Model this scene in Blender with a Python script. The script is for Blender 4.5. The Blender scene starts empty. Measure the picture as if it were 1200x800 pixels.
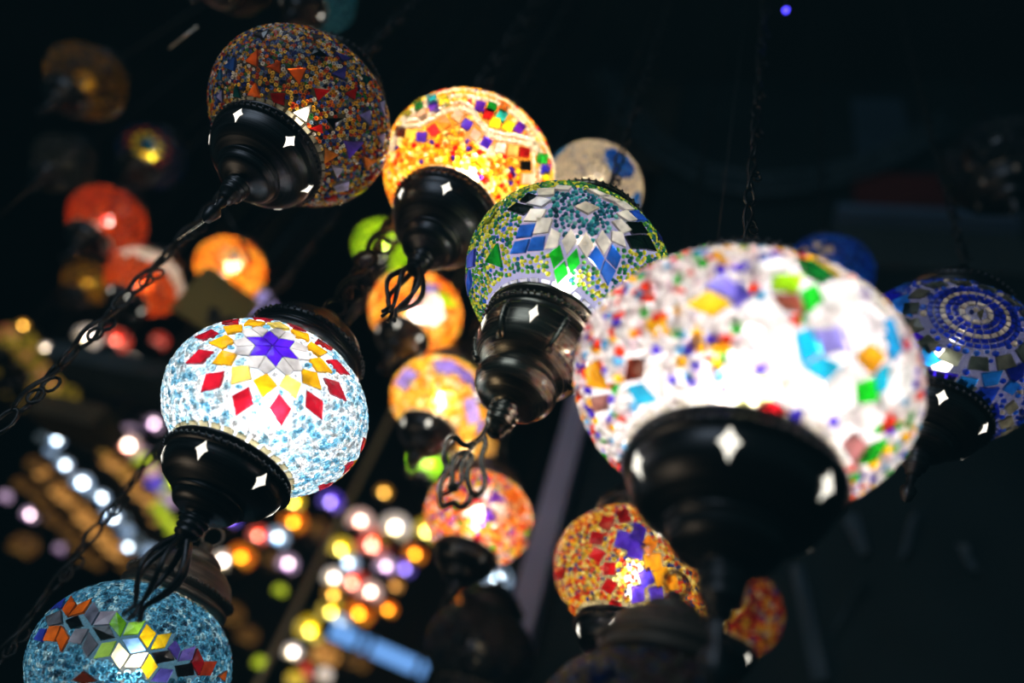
import bpy, math, random
import numpy as np
from mathutils import Matrix, Vector
random.seed(7); rng = np.random.default_rng(7)
C = bpy.context.scene.collection
PI = math.pi
# ------------------------------------------------------------------ camera frame
F = 800.0
CAM = np.array([0, 0, 1.6])
_u = np.array([330, 859, -800.]); _u /= np.linalg.norm(_u)
_f = np.array([0, 0, -1.]); _y = _f - _f.dot(_u)*_u; _y /= np.linalg.norm(_y); _x = np.cross(_y, _u)
M3 = np.array([_x, _y, _u])
def ray(px, py): return M3 @ np.array([px-600, -(py-400), -F])/F      # per unit of axial depth
def P(px, py, d): return CAM + ray(px, py)*d
cd = bpy.data.cameras.new('camera'); cam = bpy.data.objects.new('camera', cd); C.objects.link(cam)
m4 = Matrix.Identity(4)
for i in range(3):
    for j in range(3): m4[i][j] = M3[i, j]
    m4[i][3] = CAM[i]
cam.matrix_world = m4
cd.sensor_width = 36; cd.lens = 24; cd.clip_start = .01
cd.dof.use_dof = True; cd.dof.focus_distance = .525; cd.dof.aperture_fstop = 1.6
bpy.context.scene.camera = cam

# ------------------------------------------------------------------ colours and materials
def lin(h):
    h = h.lstrip('#'); v = [int(h[i:i+2], 16)/255 for i in (0, 2, 4)]
    return [c/12.92 if c <= .04045 else ((c+.055)/1.055)**2.4 for c in v]
def newmat(name):
    m = bpy.data.materials.new(name); m.use_nodes = True
    nt = m.node_tree; nt.nodes.clear()
    o = nt.nodes.new('ShaderNodeOutputMaterial')
    return m, nt, o
def N(nt, t, **kw):
    n = nt.nodes.new('ShaderNode'+t)
    for k, v in kw.items():
        if k in n.inputs.keys(): n.inputs[k].default_value = v
        else: setattr(n, k, v)
    return n
def L(nt, a, b): nt.links.new(a, b)
def mix(nt, fac, a, b):
    n = nt.nodes.new('ShaderNodeMixShader')
    if isinstance(fac, (int, float)): n.inputs[0].default_value = fac
    else: L(nt, fac, n.inputs[0])
    L(nt, a, n.inputs[1]); L(nt, b, n.inputs[2]); return n.outputs[0]
def glass_mat(name, diff=.25, trans=.1, rough=.12, noise=0, ior=1.5, fwd=.22):
    m, nt, o = newmat(name)
    at = N(nt, 'Attribute', attribute_name='Col')
    col = at.outputs['Color']
    if noise:
        tc = N(nt, 'TexCoord'); nz = N(nt, 'TexNoise', Scale=noise, Detail=2.0)
        L(nt, tc.outputs['Object'], nz.inputs['Vector'])
        mr = N(nt, 'MapRange'); mr.inputs[1].default_value = .3; mr.inputs[2].default_value = .7
        mr.inputs[3].default_value = .4; mr.inputs[4].default_value = 1.35
        L(nt, nz.outputs['Fac'], mr.inputs[0])
        mx = N(nt, 'VectorMath', operation='SCALE'); L(nt, col, mx.inputs[0]); L(nt, mr.outputs[0], mx.inputs['Scale'])
        col = mx.outputs[0]
        bp = N(nt, 'Bump', Strength=.35, Distance=.002); L(nt, nz.outputs['Fac'], bp.inputs['Height'])
    tr = N(nt, 'BsdfTranslucent'); L(nt, col, tr.inputs['Color'])
    df = N(nt, 'BsdfDiffuse'); L(nt, col, df.inputs['Color'])
    tp = N(nt, 'BsdfTransparent'); L(nt, col, tp.inputs['Color'])
    gl = N(nt, 'BsdfGlossy', Roughness=rough)
    if noise: L(nt, bp.outputs[0], gl.inputs['Normal'])
    fr = N(nt, 'Fresnel', IOR=ior)
    a = mix(nt, diff, tr.outputs[0], df.outputs[0])
    rf = N(nt, 'BsdfRefraction', Roughness=.74, IOR=1.2); L(nt, col, rf.inputs['Color'])
    a = mix(nt, fwd, a, rf.outputs[0])
    a = mix(nt, trans, a, tp.outputs[0])
    L(nt, mix(nt, fr.outputs[0], a, gl.outputs[0]), o.inputs[0])
    return m
M = {}
M['bead'] = glass_mat('seed_bead_glass', .2, .1, .1)
M['tile'] = glass_mat('cut_tile_glass', .2, .08, .15, noise=70)
M['trim'] = glass_mat('mirror_tile_glass', .35, .05, .1, noise=90, ior=1.9)
def shell_mat():
    m, nt, o = newmat('frosted_grout_glass')
    at = N(nt, 'Attribute', attribute_name='Col'); tr = N(nt, 'BsdfTranslucent'); df = N(nt, 'BsdfDiffuse'); L(nt, at.outputs[0], tr.inputs[0]); L(nt, at.outputs[0], df.inputs[0])
    tp = N(nt, 'BsdfTransparent')
    a = mix(nt, .25, tr.outputs[0], df.outputs[0])
    L(nt, mix(nt, .5, a, tp.outputs[0]), o.inputs[0]); return m
M['shell'] = shell_mat()
def metal_mat(name, col, rough=.35, metallic=.9):
    m, nt, o = newmat(name)
    b = N(nt, 'BsdfPrincipled', Roughness=rough, Metallic=metallic)
    tc = N(nt, 'TexCoord'); mp = N(nt, 'Mapping'); mp.inputs['Scale'].default_value = (3, 3, 170)
    nz = N(nt, 'TexNoise', Scale=6.0, Detail=4.0)
    L(nt, tc.outputs['Object'], mp.inputs[0]); L(nt, mp.outputs[0], nz.inputs['Vector'])
    cr = N(nt, 'ValToRGB'); cr.color_ramp.elements[0].color = (*[c*.5 for c in col], 1); cr.color_ramp.elements[1].color = (*[c*1.5 for c in col], 1)
    cr.color_ramp.elements[0].position = .3; cr.color_ramp.elements[1].position = .7
    L(nt, nz.outputs['Fac'], cr.inputs[0]); L(nt, cr.outputs[0], b.inputs['Base Color'])
    mr = N(nt, 'MapRange'); mr.inputs[3].default_value = rough*.7; mr.inputs[4].default_value = rough*1.4
    L(nt, nz.outputs['Fac'], mr.inputs[0]); L(nt, mr.outputs[0], b.inputs['Roughness'])
    L(nt, b.outputs[0], o.inputs[0]); return m
M['bronze'] = metal_mat('blackened_bronze', (.045, .043, .045), .33)
M['olive'] = metal_mat('brushed_olive_bronze', (.15, .13, .095), .24)
M['brown'] = metal_mat('dull_brown_bronze', (.10, .075, .055), .5, .7)
M['iron'] = metal_mat('black_iron', (.03, .028, .027), .4)
M['brass'] = metal_mat('dull_brass', (.75, .50, .26), .4, .2)
def emis(name, col, s, glow=True):
    m, nt, o = newmat(name)
    e = N(nt, 'Emission', Color=(*col, 1), Strength=s)
    if glow:                                    # clear bulb glass: light from its filament leaves it freely
        tp = N(nt, 'BsdfTransparent'); ad = N(nt, 'AddShader'); L(nt, e.outputs[0], ad.inputs[0]); L(nt, tp.outputs[0], ad.inputs[1])
        L(nt, ad.outputs[0], o.inputs[0]); m.cycles.emission_sampling = 'NONE'
    else: L(nt, e.outputs[0], o.inputs[0])
    return m
M['bulb'] = emis('bulb_glow', (1, .92, .78), 5)
M['bulb_far'] = emis('far_bulb_glow', (1, .92, .8), 32)
M['bulb_dim'] = emis('dim_bulb_glow', (1, .8, .5), .12)
M['cut'] = emis('cutout_glow', (1, .95, .82), 1.6, False); M['cut'].cycles.emission_sampling = 'NONE'  # glowing patches stand in for lamp light through holes in the caps
M['glow_dim'] = emis('faint_cutout_glow', (1, .92, .8), .06, False); M['glow_dim'].cycles.emission_sampling = 'NONE'
def paint(name, col, rough=.7, noise=8.0, var=.35, spec=.3):
    m, nt, o = newmat(name)
    b = N(nt, 'BsdfPrincipled', Roughness=rough); b.inputs['Specular IOR Level'].default_value = spec
    tc = N(nt, 'TexCoord'); nz = N(nt, 'TexNoise', Scale=noise, Detail=6.0); L(nt, tc.outputs['Object'], nz.inputs['Vector'])
    cr = N(nt, 'ValToRGB'); cr.color_ramp.elements[0].position = .3; cr.color_ramp.elements[1].position = .7
    cr.color_ramp.elements[0].color = (*[c*(1-var) for c in col], 1); cr.color_ramp.elements[1].color = (*[c*(1+var) for c in col], 1)
    L(nt, nz.outputs['Fac'], cr.inputs[0]); L(nt, cr.outputs[0], b.inputs['Base Color']); L(nt, b.outputs[0], o.inputs[0])
    return m
# ------------------------------------------------------------------ mesh builder (numpy)
class MB:
    def __init__(s): s.v = []; s.c = []; s.fl = []; s.fs = []; s.mi = []; s.sm = []; s.n = 0
    def add(s, v, faces, col=(1, 1, 1), mi=0, smooth=True):
        v = np.asarray(v, float).reshape(-1, 3); k = len(v)
        c = np.asarray(col, float)
        if c.ndim == 1: c = np.tile(c, (k, 1))
        s.v.append(v); s.c.append(c)
        for f in faces:
            s.fl.append(np.asarray(f, int)+s.n); s.fs.append(np.array([len(f)])); s.mi.append(np.array([mi])); s.sm.append(np.array([smooth]))
        s.n += k
    def add_many(s, v, loops, sizes, cols, mi=0, smooth=True, shade=None):
        """v (n,k,3) copies of a template with k verts"""
        n, k, _ = v.shape
        s.v.append(v.reshape(-1, 3)); s.c.append(np.repeat(cols, k, axis=0) if shade is None else (cols[:, None]*shade[None, :, None]).reshape(-1, 3))
        off = (np.arange(n)*k)[:, None]+s.n
        s.fl.append((np.asarray(loops)[None]+off).ravel()); s.fs.append(np.tile(sizes, n))
        nf = n*len(sizes); s.mi.append(np.full(nf, mi)); s.sm.append(np.full(nf, smooth)); s.n += n*k
    def build(s, name, mats, parent=None, loc=None):
        me = bpy.data.meshes.new(name)
        v = np.concatenate(s.v); fl = np.concatenate(s.fl); fs = np.concatenate(s.fs)
        me.vertices.add(len(v)); me.vertices.foreach_set('co', v.astype(np.float32).ravel())
        me.loops.add(len(fl)); me.loops.foreach_set('vertex_index', fl.astype(np.int32))
        me.polygons.add(len(fs)); st = np.concatenate([[0], np.cumsum(fs)[:-1]])
        me.polygons.foreach_set('loop_start', st.astype(np.int32))
        me.polygons.foreach_set('material_index', np.concatenate(s.mi).astype(np.int32))
        me.polygons.foreach_set('use_smooth', np.concatenate(s.sm).astype(bool))
        a = me.color_attributes.new('Col', 'FLOAT_COLOR', 'POINT')
        a.data.foreach_set('color', np.concatenate([np.concatenate(s.c), np.ones((len(v), 1))], 1).astype(np.float32).ravel())
        for m in (mats if isinstance(mats, (list, tuple)) else [mats]): me.materials.append(m)
        me.update(calc_edges=True); me.validate()
        return link(name, me, parent, loc)
    # shapes
    def lathe(s, prof, seg=48, mi=0, col=(1, 1, 1), o=(0, 0, 0), mat=None, smooth=True):
        a = np.arange(seg)*2*PI/seg; pr = np.array(prof, float)
        v = np.stack([np.outer(pr[:, 0], np.cos(a)), np.outer(pr[:, 0], np.sin(a)), np.outer(pr[:, 1], np.ones(seg))], -1).reshape(-1, 3)
        if mat is not None: v = v @ np.array(mat).T
        v = v+np.array(o); n = len(pr)
        i, j = np.meshgrid(np.arange(n-1), np.arange(seg), indexing='ij'); i = i.ravel(); j = j.ravel(); j2 = (j+1) % seg
        f = np.stack([i*seg+j, i*seg+j2, (i+1)*seg+j2, (i+1)*seg+j], 1)
        s.add(v, [], col); s.n -= len(v)
        s.fl.append((f+s.n).ravel()); s.fs.append(np.full(len(f), 4)); s.mi.append(np.full(len(f), mi)); s.sm.append(np.full(len(f), smooth)); s.n += len(v)
    def tube(s, pts, r, seg=6, closed=False, col=(1, 1, 1), mi=0):
        p = np.asarray(pts, float); n = len(p); rr = np.broadcast_to(np.asarray(r, float), (n,))
        t = np.gradient(p, axis=0) if not closed else np.roll(p, -1, 0)-np.roll(p, 1, 0)
        t /= np.linalg.norm(t, axis=1)[:, None]+1e-12
        ref = np.array([.31, .52, .79]); v = []
        u0 = np.cross(t[0], ref); u0 /= np.linalg.norm(u0)
        for k in range(n):
            u0 = u0-u0.dot(t[k])*t[k]; u0 /= np.linalg.norm(u0)+1e-12; w = np.cross(t[k], u0)
            for q in range(seg):
                a = 2*PI*q/seg; v.append(p[k]+rr[k]*(math.cos(a)*u0+math.sin(a)*w))
        fs = []
        for k in range(n if closed else n-1):
            k2 = (k+1) % n
            for q in range(seg): fs.append((k*seg+q, k*seg+(q+1) % seg, k2*seg+(q+1) % seg, k2*seg+q))
        if not closed: fs += [tuple(range(seg))[::-1], tuple(range((n-1)*seg, n*seg))]
        s.add(v, fs, col, mi)
    def box(s, c, sx, sy, sz, ax=None, col=(1, 1, 1), mi=0):
        h = np.array([[x, y, z] for x in (-1, 1) for y in (-1, 1) for z in (-1, 1)], float)*np.array([sx, sy, sz])/2
        if ax is not None: h = h @ np.array(ax)
        s.add(h+np.array(c), [(0, 1, 3, 2), (4, 6, 7, 5), (0, 4, 5, 1), (2, 3, 7, 6), (0, 2, 6, 4), (1, 5, 7, 3)], col, mi, False)
def link(name, me, parent=None, loc=None):
    o = bpy.data.objects.new(name, me); C.objects.link(o)
    if parent is not None: o.parent = parent
    if loc is not None: o.location = [float(x) for x in loc]
    return o
def tag(o, label, cat, group=None, kind=None):
    if label: o['label'] = label
    if cat: o['category'] = cat
    if group: o['group'] = group
    if kind: o['kind'] = kind
    return o
def thing(name, label, cat, loc, group=None):
    o = link(name, None, None, loc); o.empty_display_size = .02
    return tag(o, label, cat, group)
def struct(name, mb, mat): o = mb.build(name, mat); o['kind'] = 'structure'; return o

# ------------------------------------------------------------------ mosaic lamp builder
def dome_template(hole=False, seg=6):
    a = np.arange(seg)*2*PI/seg
    rings = [(1, -.15), (.92, .5), (.55, .92)] if not hole else [(1, -.15), (.95, .55), (.62, .85), (.34, .5)]
    v = [[r*math.cos(x), r*math.sin(x), z] for r, z in rings for x in a]
    v.append([0, 0, 1.02 if not hole else .25]); top = len(v)-1
    lp = []; sz = []
    for i in range(len(rings)-1):
        for j in range(seg):
            j2 = (j+1) % seg; lp += [i*seg+j, i*seg+j2, (i+1)*seg+j2, (i+1)*seg+j]; sz.append(4)
    b = (len(rings)-1)*seg
    for j in range(seg): lp += [b+j, b+(j+1) % seg, top]; sz.append(3)
    return np.array(v), np.array(lp), np.array(sz)
DOME = dome_template(); HOLE = dome_template(True, 8); DOME_S = dome_template(False, 5)
HSH = np.array([.8]*8+[1.25]*8+[1.1]*8+[.45]*8+[.2])  # highlight on bead rims and shade in their holes, painted into vertex colour

class Globe:
    """an oblate glass globe: unit parameter vectors u on a sphere <-> surface points"""
    def __init__(s, c, R, q, A=None): s.c = np.array(c, float); s.R = R; s.q = q; s.A = np.eye(3) if A is None else A   # A turns local into world
    def pos(s, u): return np.asarray(u)*np.array([1, 1, s.q])*s.R
    def nor(s, u):
        n = np.asarray(u)*np.array([1, 1, 1/s.q]); return n/np.linalg.norm(n, axis=-1, keepdims=True)
    def hit(s, px, py):
        k = np.array([1, 1, 1/s.q])/s.R
        o = (s.A.T@(CAM-s.c))*k; d = (s.A.T@ray(px, py))*k
        a = d@d; b = o@d; c = o@o-1; D = b*b-a*c
        t = (-b-math.sqrt(D))/a if D > 0 else -b/a
        u = o+d*t; return u/np.linalg.norm(u)
def basis(c):
    e = np.cross([0, 0, 1.], c); e /= np.linalg.norm(e)+1e-9
    return e, np.cross(c, e)
def tangent(c, pts):
    e, n = basis(c); out = []
    for x, y in pts:
        r = math.hypot(x, y)
        if r < 1e-9: out.append(c); continue
        d = (x*e+y*n)/r; out.append(math.cos(r)*c+math.sin(r)*d)
    return np.array(out)
def pick(pal, n):
    cols = np.array([lin(p[0]) for p in pal]); w = np.array([p[1] for p in pal], float); w /= w.sum()
    c = cols[rng.choice(len(pal), n, p=w)]
    return np.clip(c*rng.uniform(.75, 1.2, (n, 1)), 0, 1)
def add_tile(mb, g, us, col, h=.03, inset=.95, mi=0):
    us = np.asarray(us); c = us.mean(0); c /= np.linalg.norm(c); k = len(us)
    pb = g.pos(us); pc = g.pos(c); nn = g.nor(c)
    # keep the polygon facing outward
    if np.dot(np.cross(pb[1]-pb[0], pb[2]-pb[0]), nn) < 0: us = us[::-1]; pb = pb[::-1]
    nv = g.nor(us)
    bot = pc+(pb-pc)*.97+nv*.001*g.R; top = pc+(pb-pc)*(.97*inset)+nv*h*g.R*.9
    cc = pc+nn*h*g.R
    v = np.concatenate([bot, top, [cc]]); f = [(i, (i+1) % k, k+(i+1) % k, k+i) for i in range(k)]+[(k+i, k+(i+1) % k, 2*k) for i in range(k)]
    col = np.array(col)*random.uniform(.85, 1.15)
    mb.add(v, f, np.clip(col, 0, 1), mi, False)
def scatter(n_s, lo, hi):
    rows = []; b = lo
    while b < hi:
        n = max(3, int(2*PI*math.cos(b)/n_s)); l = np.arange(n)*2*PI/n+random.random()*6
        rows.append(np.stack([np.full(n, b), l], 1)); b += n_s*.88
    x = np.concatenate(rows); x[:, 0] += rng.uniform(-.3, .3, len(x))*n_s; x[:, 1] += rng.uniform(-.3, .3, len(x))*n_s/np.cos(x[:, 0])
    return np.stack([np.cos(x[:, 0])*np.cos(x[:, 1]), np.cos(x[:, 0])*np.sin(x[:, 1]), np.sin(x[:, 0])], 1)
def outside(us, polys, grow=.02):
    keep = np.ones(len(us), bool)
    for p in polys:
        p = np.asarray(p); c = p.mean(0); c /= np.linalg.norm(c); e, n = basis(c)
        idx = np.where(keep & (us@c > .75))[0]
        if not len(idx): continue
        q = np.stack([us[idx]@e, us[idx]@n], 1)/(us[idx]@c)[:, None]
        w = np.stack([p@e, p@n], 1)/(p@c)[:, None]; dw = w-w.mean(0); w = w.mean(0)+dw*(1+grow/(np.linalg.norm(dw, axis=1).mean()*.75+1e-6))
        ins = np.zeros(len(q), bool); k = len(w)
        for i in range(k):
            a, b = w[i], w[(i+1) % k]
            cr = ((a[1] > q[:, 1]) != (b[1] > q[:, 1])) & (q[:, 0] < (b[0]-a[0])*(q[:, 1]-a[1])/(b[1]-a[1]+1e-12)+a[0])
            ins ^= cr
        keep[idx[ins]] = False
    return keep
def add_beads(mb, g, us, cols, r, tmpl=DOME, squash=0., jit=.2, h=1.):
    tv, tl, ts = tmpl; n = len(us)
    if n == 0: return
    pos = g.pos(us); nor = g.nor(us)+rng.normal(0, .12, (n, 3)); nor /= np.linalg.norm(nor, axis=1)[:, None]
    e = np.cross(nor, [0.3, 0.2, .93]); e /= np.linalg.norm(e, axis=1)[:, None]; w = np.cross(nor, e)
    a = rng.uniform(0, 6.28, n)[:, None]; e, w = e*np.cos(a)+w*np.sin(a), -e*np.sin(a)+w*np.cos(a)
    rr = r*g.R*(1+rng.uniform(-jit, jit, n))[:, None, None]; sx = 1+squash*rng.uniform(0, 1, n)[:, None, None]
    v = pos[:, None]+rr*(sx*tv[None, :, 0:1]*e[:, None]+tv[None, :, 1:2]*w[:, None]/np.sqrt(sx)+h*tv[None, :, 2:3]*nor[:, None])
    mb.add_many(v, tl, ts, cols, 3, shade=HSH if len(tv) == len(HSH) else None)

PROF = {  # bottom cap profile, radii and drops in globe radii (measured down from the equator)
 'bowl': [(.60, -.58), (.655, -.60), (.675, -.625), (.665, -.66), (.62, -.68), (.615, -.70), (.655, -.715), (.685, -.745), (.685, -.775), (.655, -.80), (.64, -.82),
          (.64, -.88), (.62, -.98), (.565, -1.09), (.47, -1.18), (.375, -1.225), (.36, -1.24), (.385, -1.255), (.39, -1.28), (.36, -1.295), (.35, -1.31), (.345, -1.36), (.31, -1.43), (.24, -1.48), (.15, -1.50), (.14, -1.51)],
 'tall': [(.58, -.60), (.615, -.61), (.64, -.64), (.625, -.68), (.58, -.70), (.57, -.72), (.60, -.73), (.62, -.76), (.62, -.79), (.60, -.82), (.585, -.83),
          (.60, -.90), (.595, -1.02), (.56, -1.16), (.49, -1.28), (.41, -1.36), (.355, -1.39), (.345, -1.405), (.375, -1.42), (.41, -1.47), (.415, -1.54), (.39, -1.62), (.33, -1.70), (.25, -1.75), (.165, -1.775), (.15, -1.78)],
}
NECK = [(.14, 0), (.115, -.01), (.10, -.03), (.13, -.05), (.135, -.075), (.10, -.09), (.125, -.11), (.125, -.135), (.095, -.15), (.115, -.17), (.11, -.195), (.08, -.21), (.075, -.27), (.045, -.30), (.0, -.31)]
TOPCAP = [(.58, .58), (.64, .585), (.67, .61), (.665, .65), (.62, .67), (.615, .69), (.655, .705), (.67, .735), (.655, .77), (.62, .79), (.60, .83), (.54, .91), (.44, .975), (.33, 1.01), (.29, 1.02), (.30, 1.04), (.295, 1.07), (.26, 1.10), (.19, 1.13), (.11, 1.15), (.09, 1.17), (.085, 1.22), (.05, 1.24), (0, 1.245)]
def wire_loop(R, r, z, n=20): return [(r*R*math.cos(t), 0, z*R+r*R*math.sin(t)) for t in np.arange(n)*2*PI/n]
def knurl(mb, R, r, z, n=56, s=.03):
    tv, tl, ts = DOME_S; a = np.arange(n)*2*PI/n
    nor = np.stack([np.cos(a), np.sin(a), 0*a], 1); e = np.stack([-np.sin(a), np.cos(a), 0*a+.55], 1); e /= np.linalg.norm(e, axis=1)[:, None]; w = np.cross(nor, e)
    p = nor*r*R+np.array([0, 0, z*R])
    v = p[:, None]+s*R*(tv[None, :, 0:1]*e[:, None]*.55+tv[None, :, 1:2]*w[:, None]*1.1+tv[None, :, 2:3]*nor[:, None]*.7)
    mb.add_many(v, tl, ts, np.ones((n, 3)))
def finial(kind, R, root, mat):
    mb = MB(); mb.lathe([(a*R, b*R) for a, b in NECK], 20)
    if kind == 'flame':                          # caged wires ending in curling tips
        for k in range(6):
            a0 = k*PI/3; pts = []; rad = []
            for i in range(22):
                t = i/21; z = -.22-.72*t
                r = .05+.14*math.sin(PI*min(1, t/.86))**1.1-.02*t+(.05*((t-.8)/.2)**1.5 if t > .8 else 0)
                a = a0+.55*t; pts.append((r*math.cos(a)*R, r*math.sin(a)*R, z*R)); rad.append(R*(.032-.014*t))
            mb.tube(pts, rad, 6)
    elif kind == 'filigree':                     # flat open scrollwork drop of looped wire
        hit = []
        for s in (-1, 1):
            for cyc in ((.02, -.30, .20, -.42, .26, -.62, .10, -.72, .06, -.56, .14, -.48), (.05, -.60, .24, -.70, .27, -.90, .12, -.98, .03, -.84, .10, -.76),
                        (.0, -.88, .13, -.98, .15, -1.12, .06, -1.17, .0, -1.10)):
                q = np.array(cyc).reshape(-1, 2)
                k = np.linspace(0, len(q)-1, 26); px_ = np.interp(k, range(len(q)), q[:, 0]); pz_ = np.interp(k, range(len(q)), q[:, 1])
                for _ in range(3):
                    px_[1:-1] = (px_[:-2]+px_[1:-1]*2+px_[2:])/4; pz_[1:-1] = (pz_[:-2]+pz_[1:-1]*2+pz_[2:])/4
                mb.tube([(s*a*R*.93, .05*R*math.sin(9*b)-s*a*R*.35, b*R) for a, b in zip(px_, pz_)], .037*R, 8)
        mb.tube([(0, 0, -.28*R), (0, .02*R, -.55*R), (0, 0, -.86*R)], .036*R, 8)
        mb.lathe([(0, -.86*R), (.045*R, -.87*R), (.045*R, -.95*R), (0, -.96*R)], 6)
    elif kind == 'ring':
        mb.tube([(.12*R*math.cos(t), 0, -.40*R+.12*R*math.sin(t)) for t in np.arange(16)*2*PI/16], .02*R, 6, True)
    elif kind == 'drop':
        mb.lathe([(.03*R, -.28*R), (.05*R, -.34*R), (.03*R, -.40*R), (.08*R, -.48*R), (.05*R, -.6*R), (0, -.64*R)], 12)
    return mb.build('finial', mat, root)
def chain_mesh(mb, z0, z1, w=.007, wire=.0012, style='scroll'):
    z = z0; k = 0
    if style == 'cord':
        mb.tube([(0, 0, z0), (0, 0, (z0+z1)/2), (0, 0, z1)], wire, 5); return
    while z < z1:
        if style == 'scroll' and k % 2 == 0:     # long pair of twisted wires with a heart of scrolled wire on its flank
            l = .052
            for s in (0, PI):
                pts = []
                for i in range(9):
                    t = i/8; rr = w*(.25+.35*math.sin(PI*t)); a = s+PI*t*1.0
                    pts.append((rr*math.cos(a), rr*math.sin(a), z+l*t))
                mb.tube(pts, wire*1.15, 5)
            for s in (-1, 1):
                mb.tube([(w*(.55+.55*math.cos(t)), s*w*.25, z+l*.5+s*w*.85+w*.75*math.sin(t)) for t in np.arange(10)*2*PI/10], wire*.8, 5, True)
        else:
            l = .020; ax = k % 4 == 1
            pts = []
            for t in np.arange(12)*2*PI/12:
                x = w*.62*math.cos(t); pts.append((x if ax else 0, 0 if ax else x, z+l/2+(l/2+wire*1.5)*math.sin(t)))
            mb.tube(pts, wire*1.1, 5, True)
        z += l; k += 1
CEIL = 4.8
GLOW_PATCHES = {}
def glow_patch_mesh(kind, R, prof):  # emissive diamond laid on the cap surface, no hole behind it
    key = (kind, R, round(prof[0][1], 3))
    if key in GLOW_PATCHES: return GLOW_PATCHES[key]
    mb = MB(); pr = np.array(prof)
    zc, hh, hw = (pr[12, 1]+.02, .085, .058) if kind == 'bowl' else (pr[12, 1]-.02, .095, .042)
    pts = []
    for i in range(16):
        t = i*2*PI/16; s = 1/(abs(math.cos(t))**.62+abs(math.sin(t))**.62)**(1/.62)*1.0
        s = 1/((abs(math.cos(t))**.8+abs(math.sin(t))**.8)**(1/.8))
        pts.append((hw*s*math.cos(t), hh*s*math.sin(t)))
    v = []
    for x, z in [(0, 0)]+pts:
        zz = zc+z; r = np.interp(-zz, -pr[10:, 1], pr[10:, 0])+.006; a = x/r
        v.append((r*math.cos(a)*R, r*math.sin(a)*R, zz*R))
    mb.add(v, [(0, 1+i, 1+(i+1) % 16) for i in range(16)], smooth=False)
    o = mb.build('glow_patch', M['cut']); me = o.data; bpy.data.objects.remove(o); GLOW_PATCHES[key] = me; return me
LAMPGROUP = None
def lamp(label, px, py, d, R, q=.78, beads=(), bead_s=.06, bead_r=None, tmpl=DOME, squash=0., tiles=(), free=(), ropes=(), power=.8, lightcol=(1, .9, .75),
         cap='bowl', fin='flame', spin=0., trim='#c8c0a8', chain='scroll', metal='bronze', cutmat='cut', cut_spin=0., copies=(180,), bulb='bulb', chain_w=.007, zones=(), bead_h=.75, group=None, topmetal=None, cs=.87, zs=.76, grout=None, trim_h=.085, trim_n=34, paths=None, lean=0.):
    c = P(px, py, d); A = np.array(Matrix.Rotation(math.radians(lean), 3, Vector(c-CAM)))
    g = Globe(c, R, q, A)
    root = thing('mosaic_lamp', label, 'lamp', c, group)
    if lean: root.rotation_euler = Matrix(A.tolist()).to_euler()
    lo, hi = -math.acos(.60*cs), math.acos(.58*cs)
    zlo, zhi = q*math.sin(lo), q*math.sin(hi)
    sc = lambda prof, s0, k=1., kr=1.: [(r*cs*(kr if i > 1 else 1), (z-s0)*cs*k) for i, (r, z) in enumerate(prof)]
    # glass globe
    sh = MB(); bs = np.linspace(lo, hi, 22)
    gc = np.array(lin(grout)) if grout else np.clip(sum(np.array(lin(c))*w for c, w in beads)/max(1e-6, sum(w for c, w in beads))*.6, 0, 1) if beads else np.array((.5, .5, .5))
    sh.lathe([(R*math.cos(b)*.995, R*q*math.sin(b)*.995) for b in bs], 56, col=gc)
    # tiles
    polys = []
    def put(us, col, **k): polys.append(us); add_tile(sh, g, us, col, mi=1, h=max(.03, (bead_r or bead_s*.52)*.85), **k)
    cd_ = A.T@(CAM-c); cd_ /= np.linalg.norm(cd_)
    for poly, col in tiles:
        us = np.array([g.hit(x, y) for x, y in poly]); cl = lin(col)
        put(us, cl)
        for ang in copies:
            a = math.radians(ang); Rz = np.array([[math.cos(a), -math.sin(a), 0], [math.sin(a), math.cos(a), 0], [0, 0, 1]])
            u2 = us@Rz.T
            if u2.mean(0)@cd_ < -.15: put(u2, cl)
    for us, col in free:
        us = us(g) if callable(us) else us
        if isinstance(us, list):
            for u1, c1 in us: put(u1, c1 if not isinstance(c1, str) else lin(c1))
        else: put(us, lin(col))
    # rope lines of tiny beads
    ropeu = []
    for path, col, r in ropes:
        pu = np.array([g.hit(x, y) for x, y in path]); seg = []
        for i in range(len(pu)-1):
            n = max(1, int(np.linalg.norm(pu[i+1]-pu[i])/(r*1.5)))
            for k in range(n):
                u = pu[i]*(1-k/n)+pu[i+1]*k/n; seg.append(u/np.linalg.norm(u))
        ropeu += seg
        seg = np.array(seg); add_beads(sh, g, seg, pick([(col, 1)], len(seg)), r, DOME, .3, .1, 1.3)
    # beads
    br = bead_r or bead_s*.52
    if beads:
        us = scatter(bead_s, lo+.10, hi-.05); us = us[outside(us, polys, br*.75)]
        if ropeu:
            ru = np.array(ropeu); us = us[(us@ru.T).max(1) < 1-(br+.012)**2/2]
        cols = pick(beads, len(us))
        for zc, zr, pal in zones:                # patches or bands of beads in other colours
            m = us[:, 2] < zr if zc == 'below' else us@g.hit(*zc) > math.cos(zr)
            cols[m] = pick(pal, m.sum())
        add_beads(sh, g, us, cols, br, tmpl, squash, h=bead_h)
    # ring of small trim tiles against both collars
    for b0, b1 in ((lo+.0, lo+trim_h), (hi-trim_h, hi)):
        n = trim_n
        for k in range(n):
            a0, a1 = (k+.12)*2*PI/n, (k+.88)*2*PI/n
            add_tile(sh, g, [np.array([math.cos(b)*math.cos(a), math.cos(b)*math.sin(a), math.sin(b)]) for b, a in ((b0, a0), (b0, a1), (b1, a1), (b1, a0))], lin(trim), h=.025, mi=2)
    sh.build('glass_globe', [M['shell'], M['tile'], M['trim'], M['bead']], root)
    # metal caps
    pr = [(r, z+zlo) for r, z in sc(PROF[cap], -.58, zs)]
    cb = MB(); cb.lathe([(r*R, z*R) for r, z in pr], 64)
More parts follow.
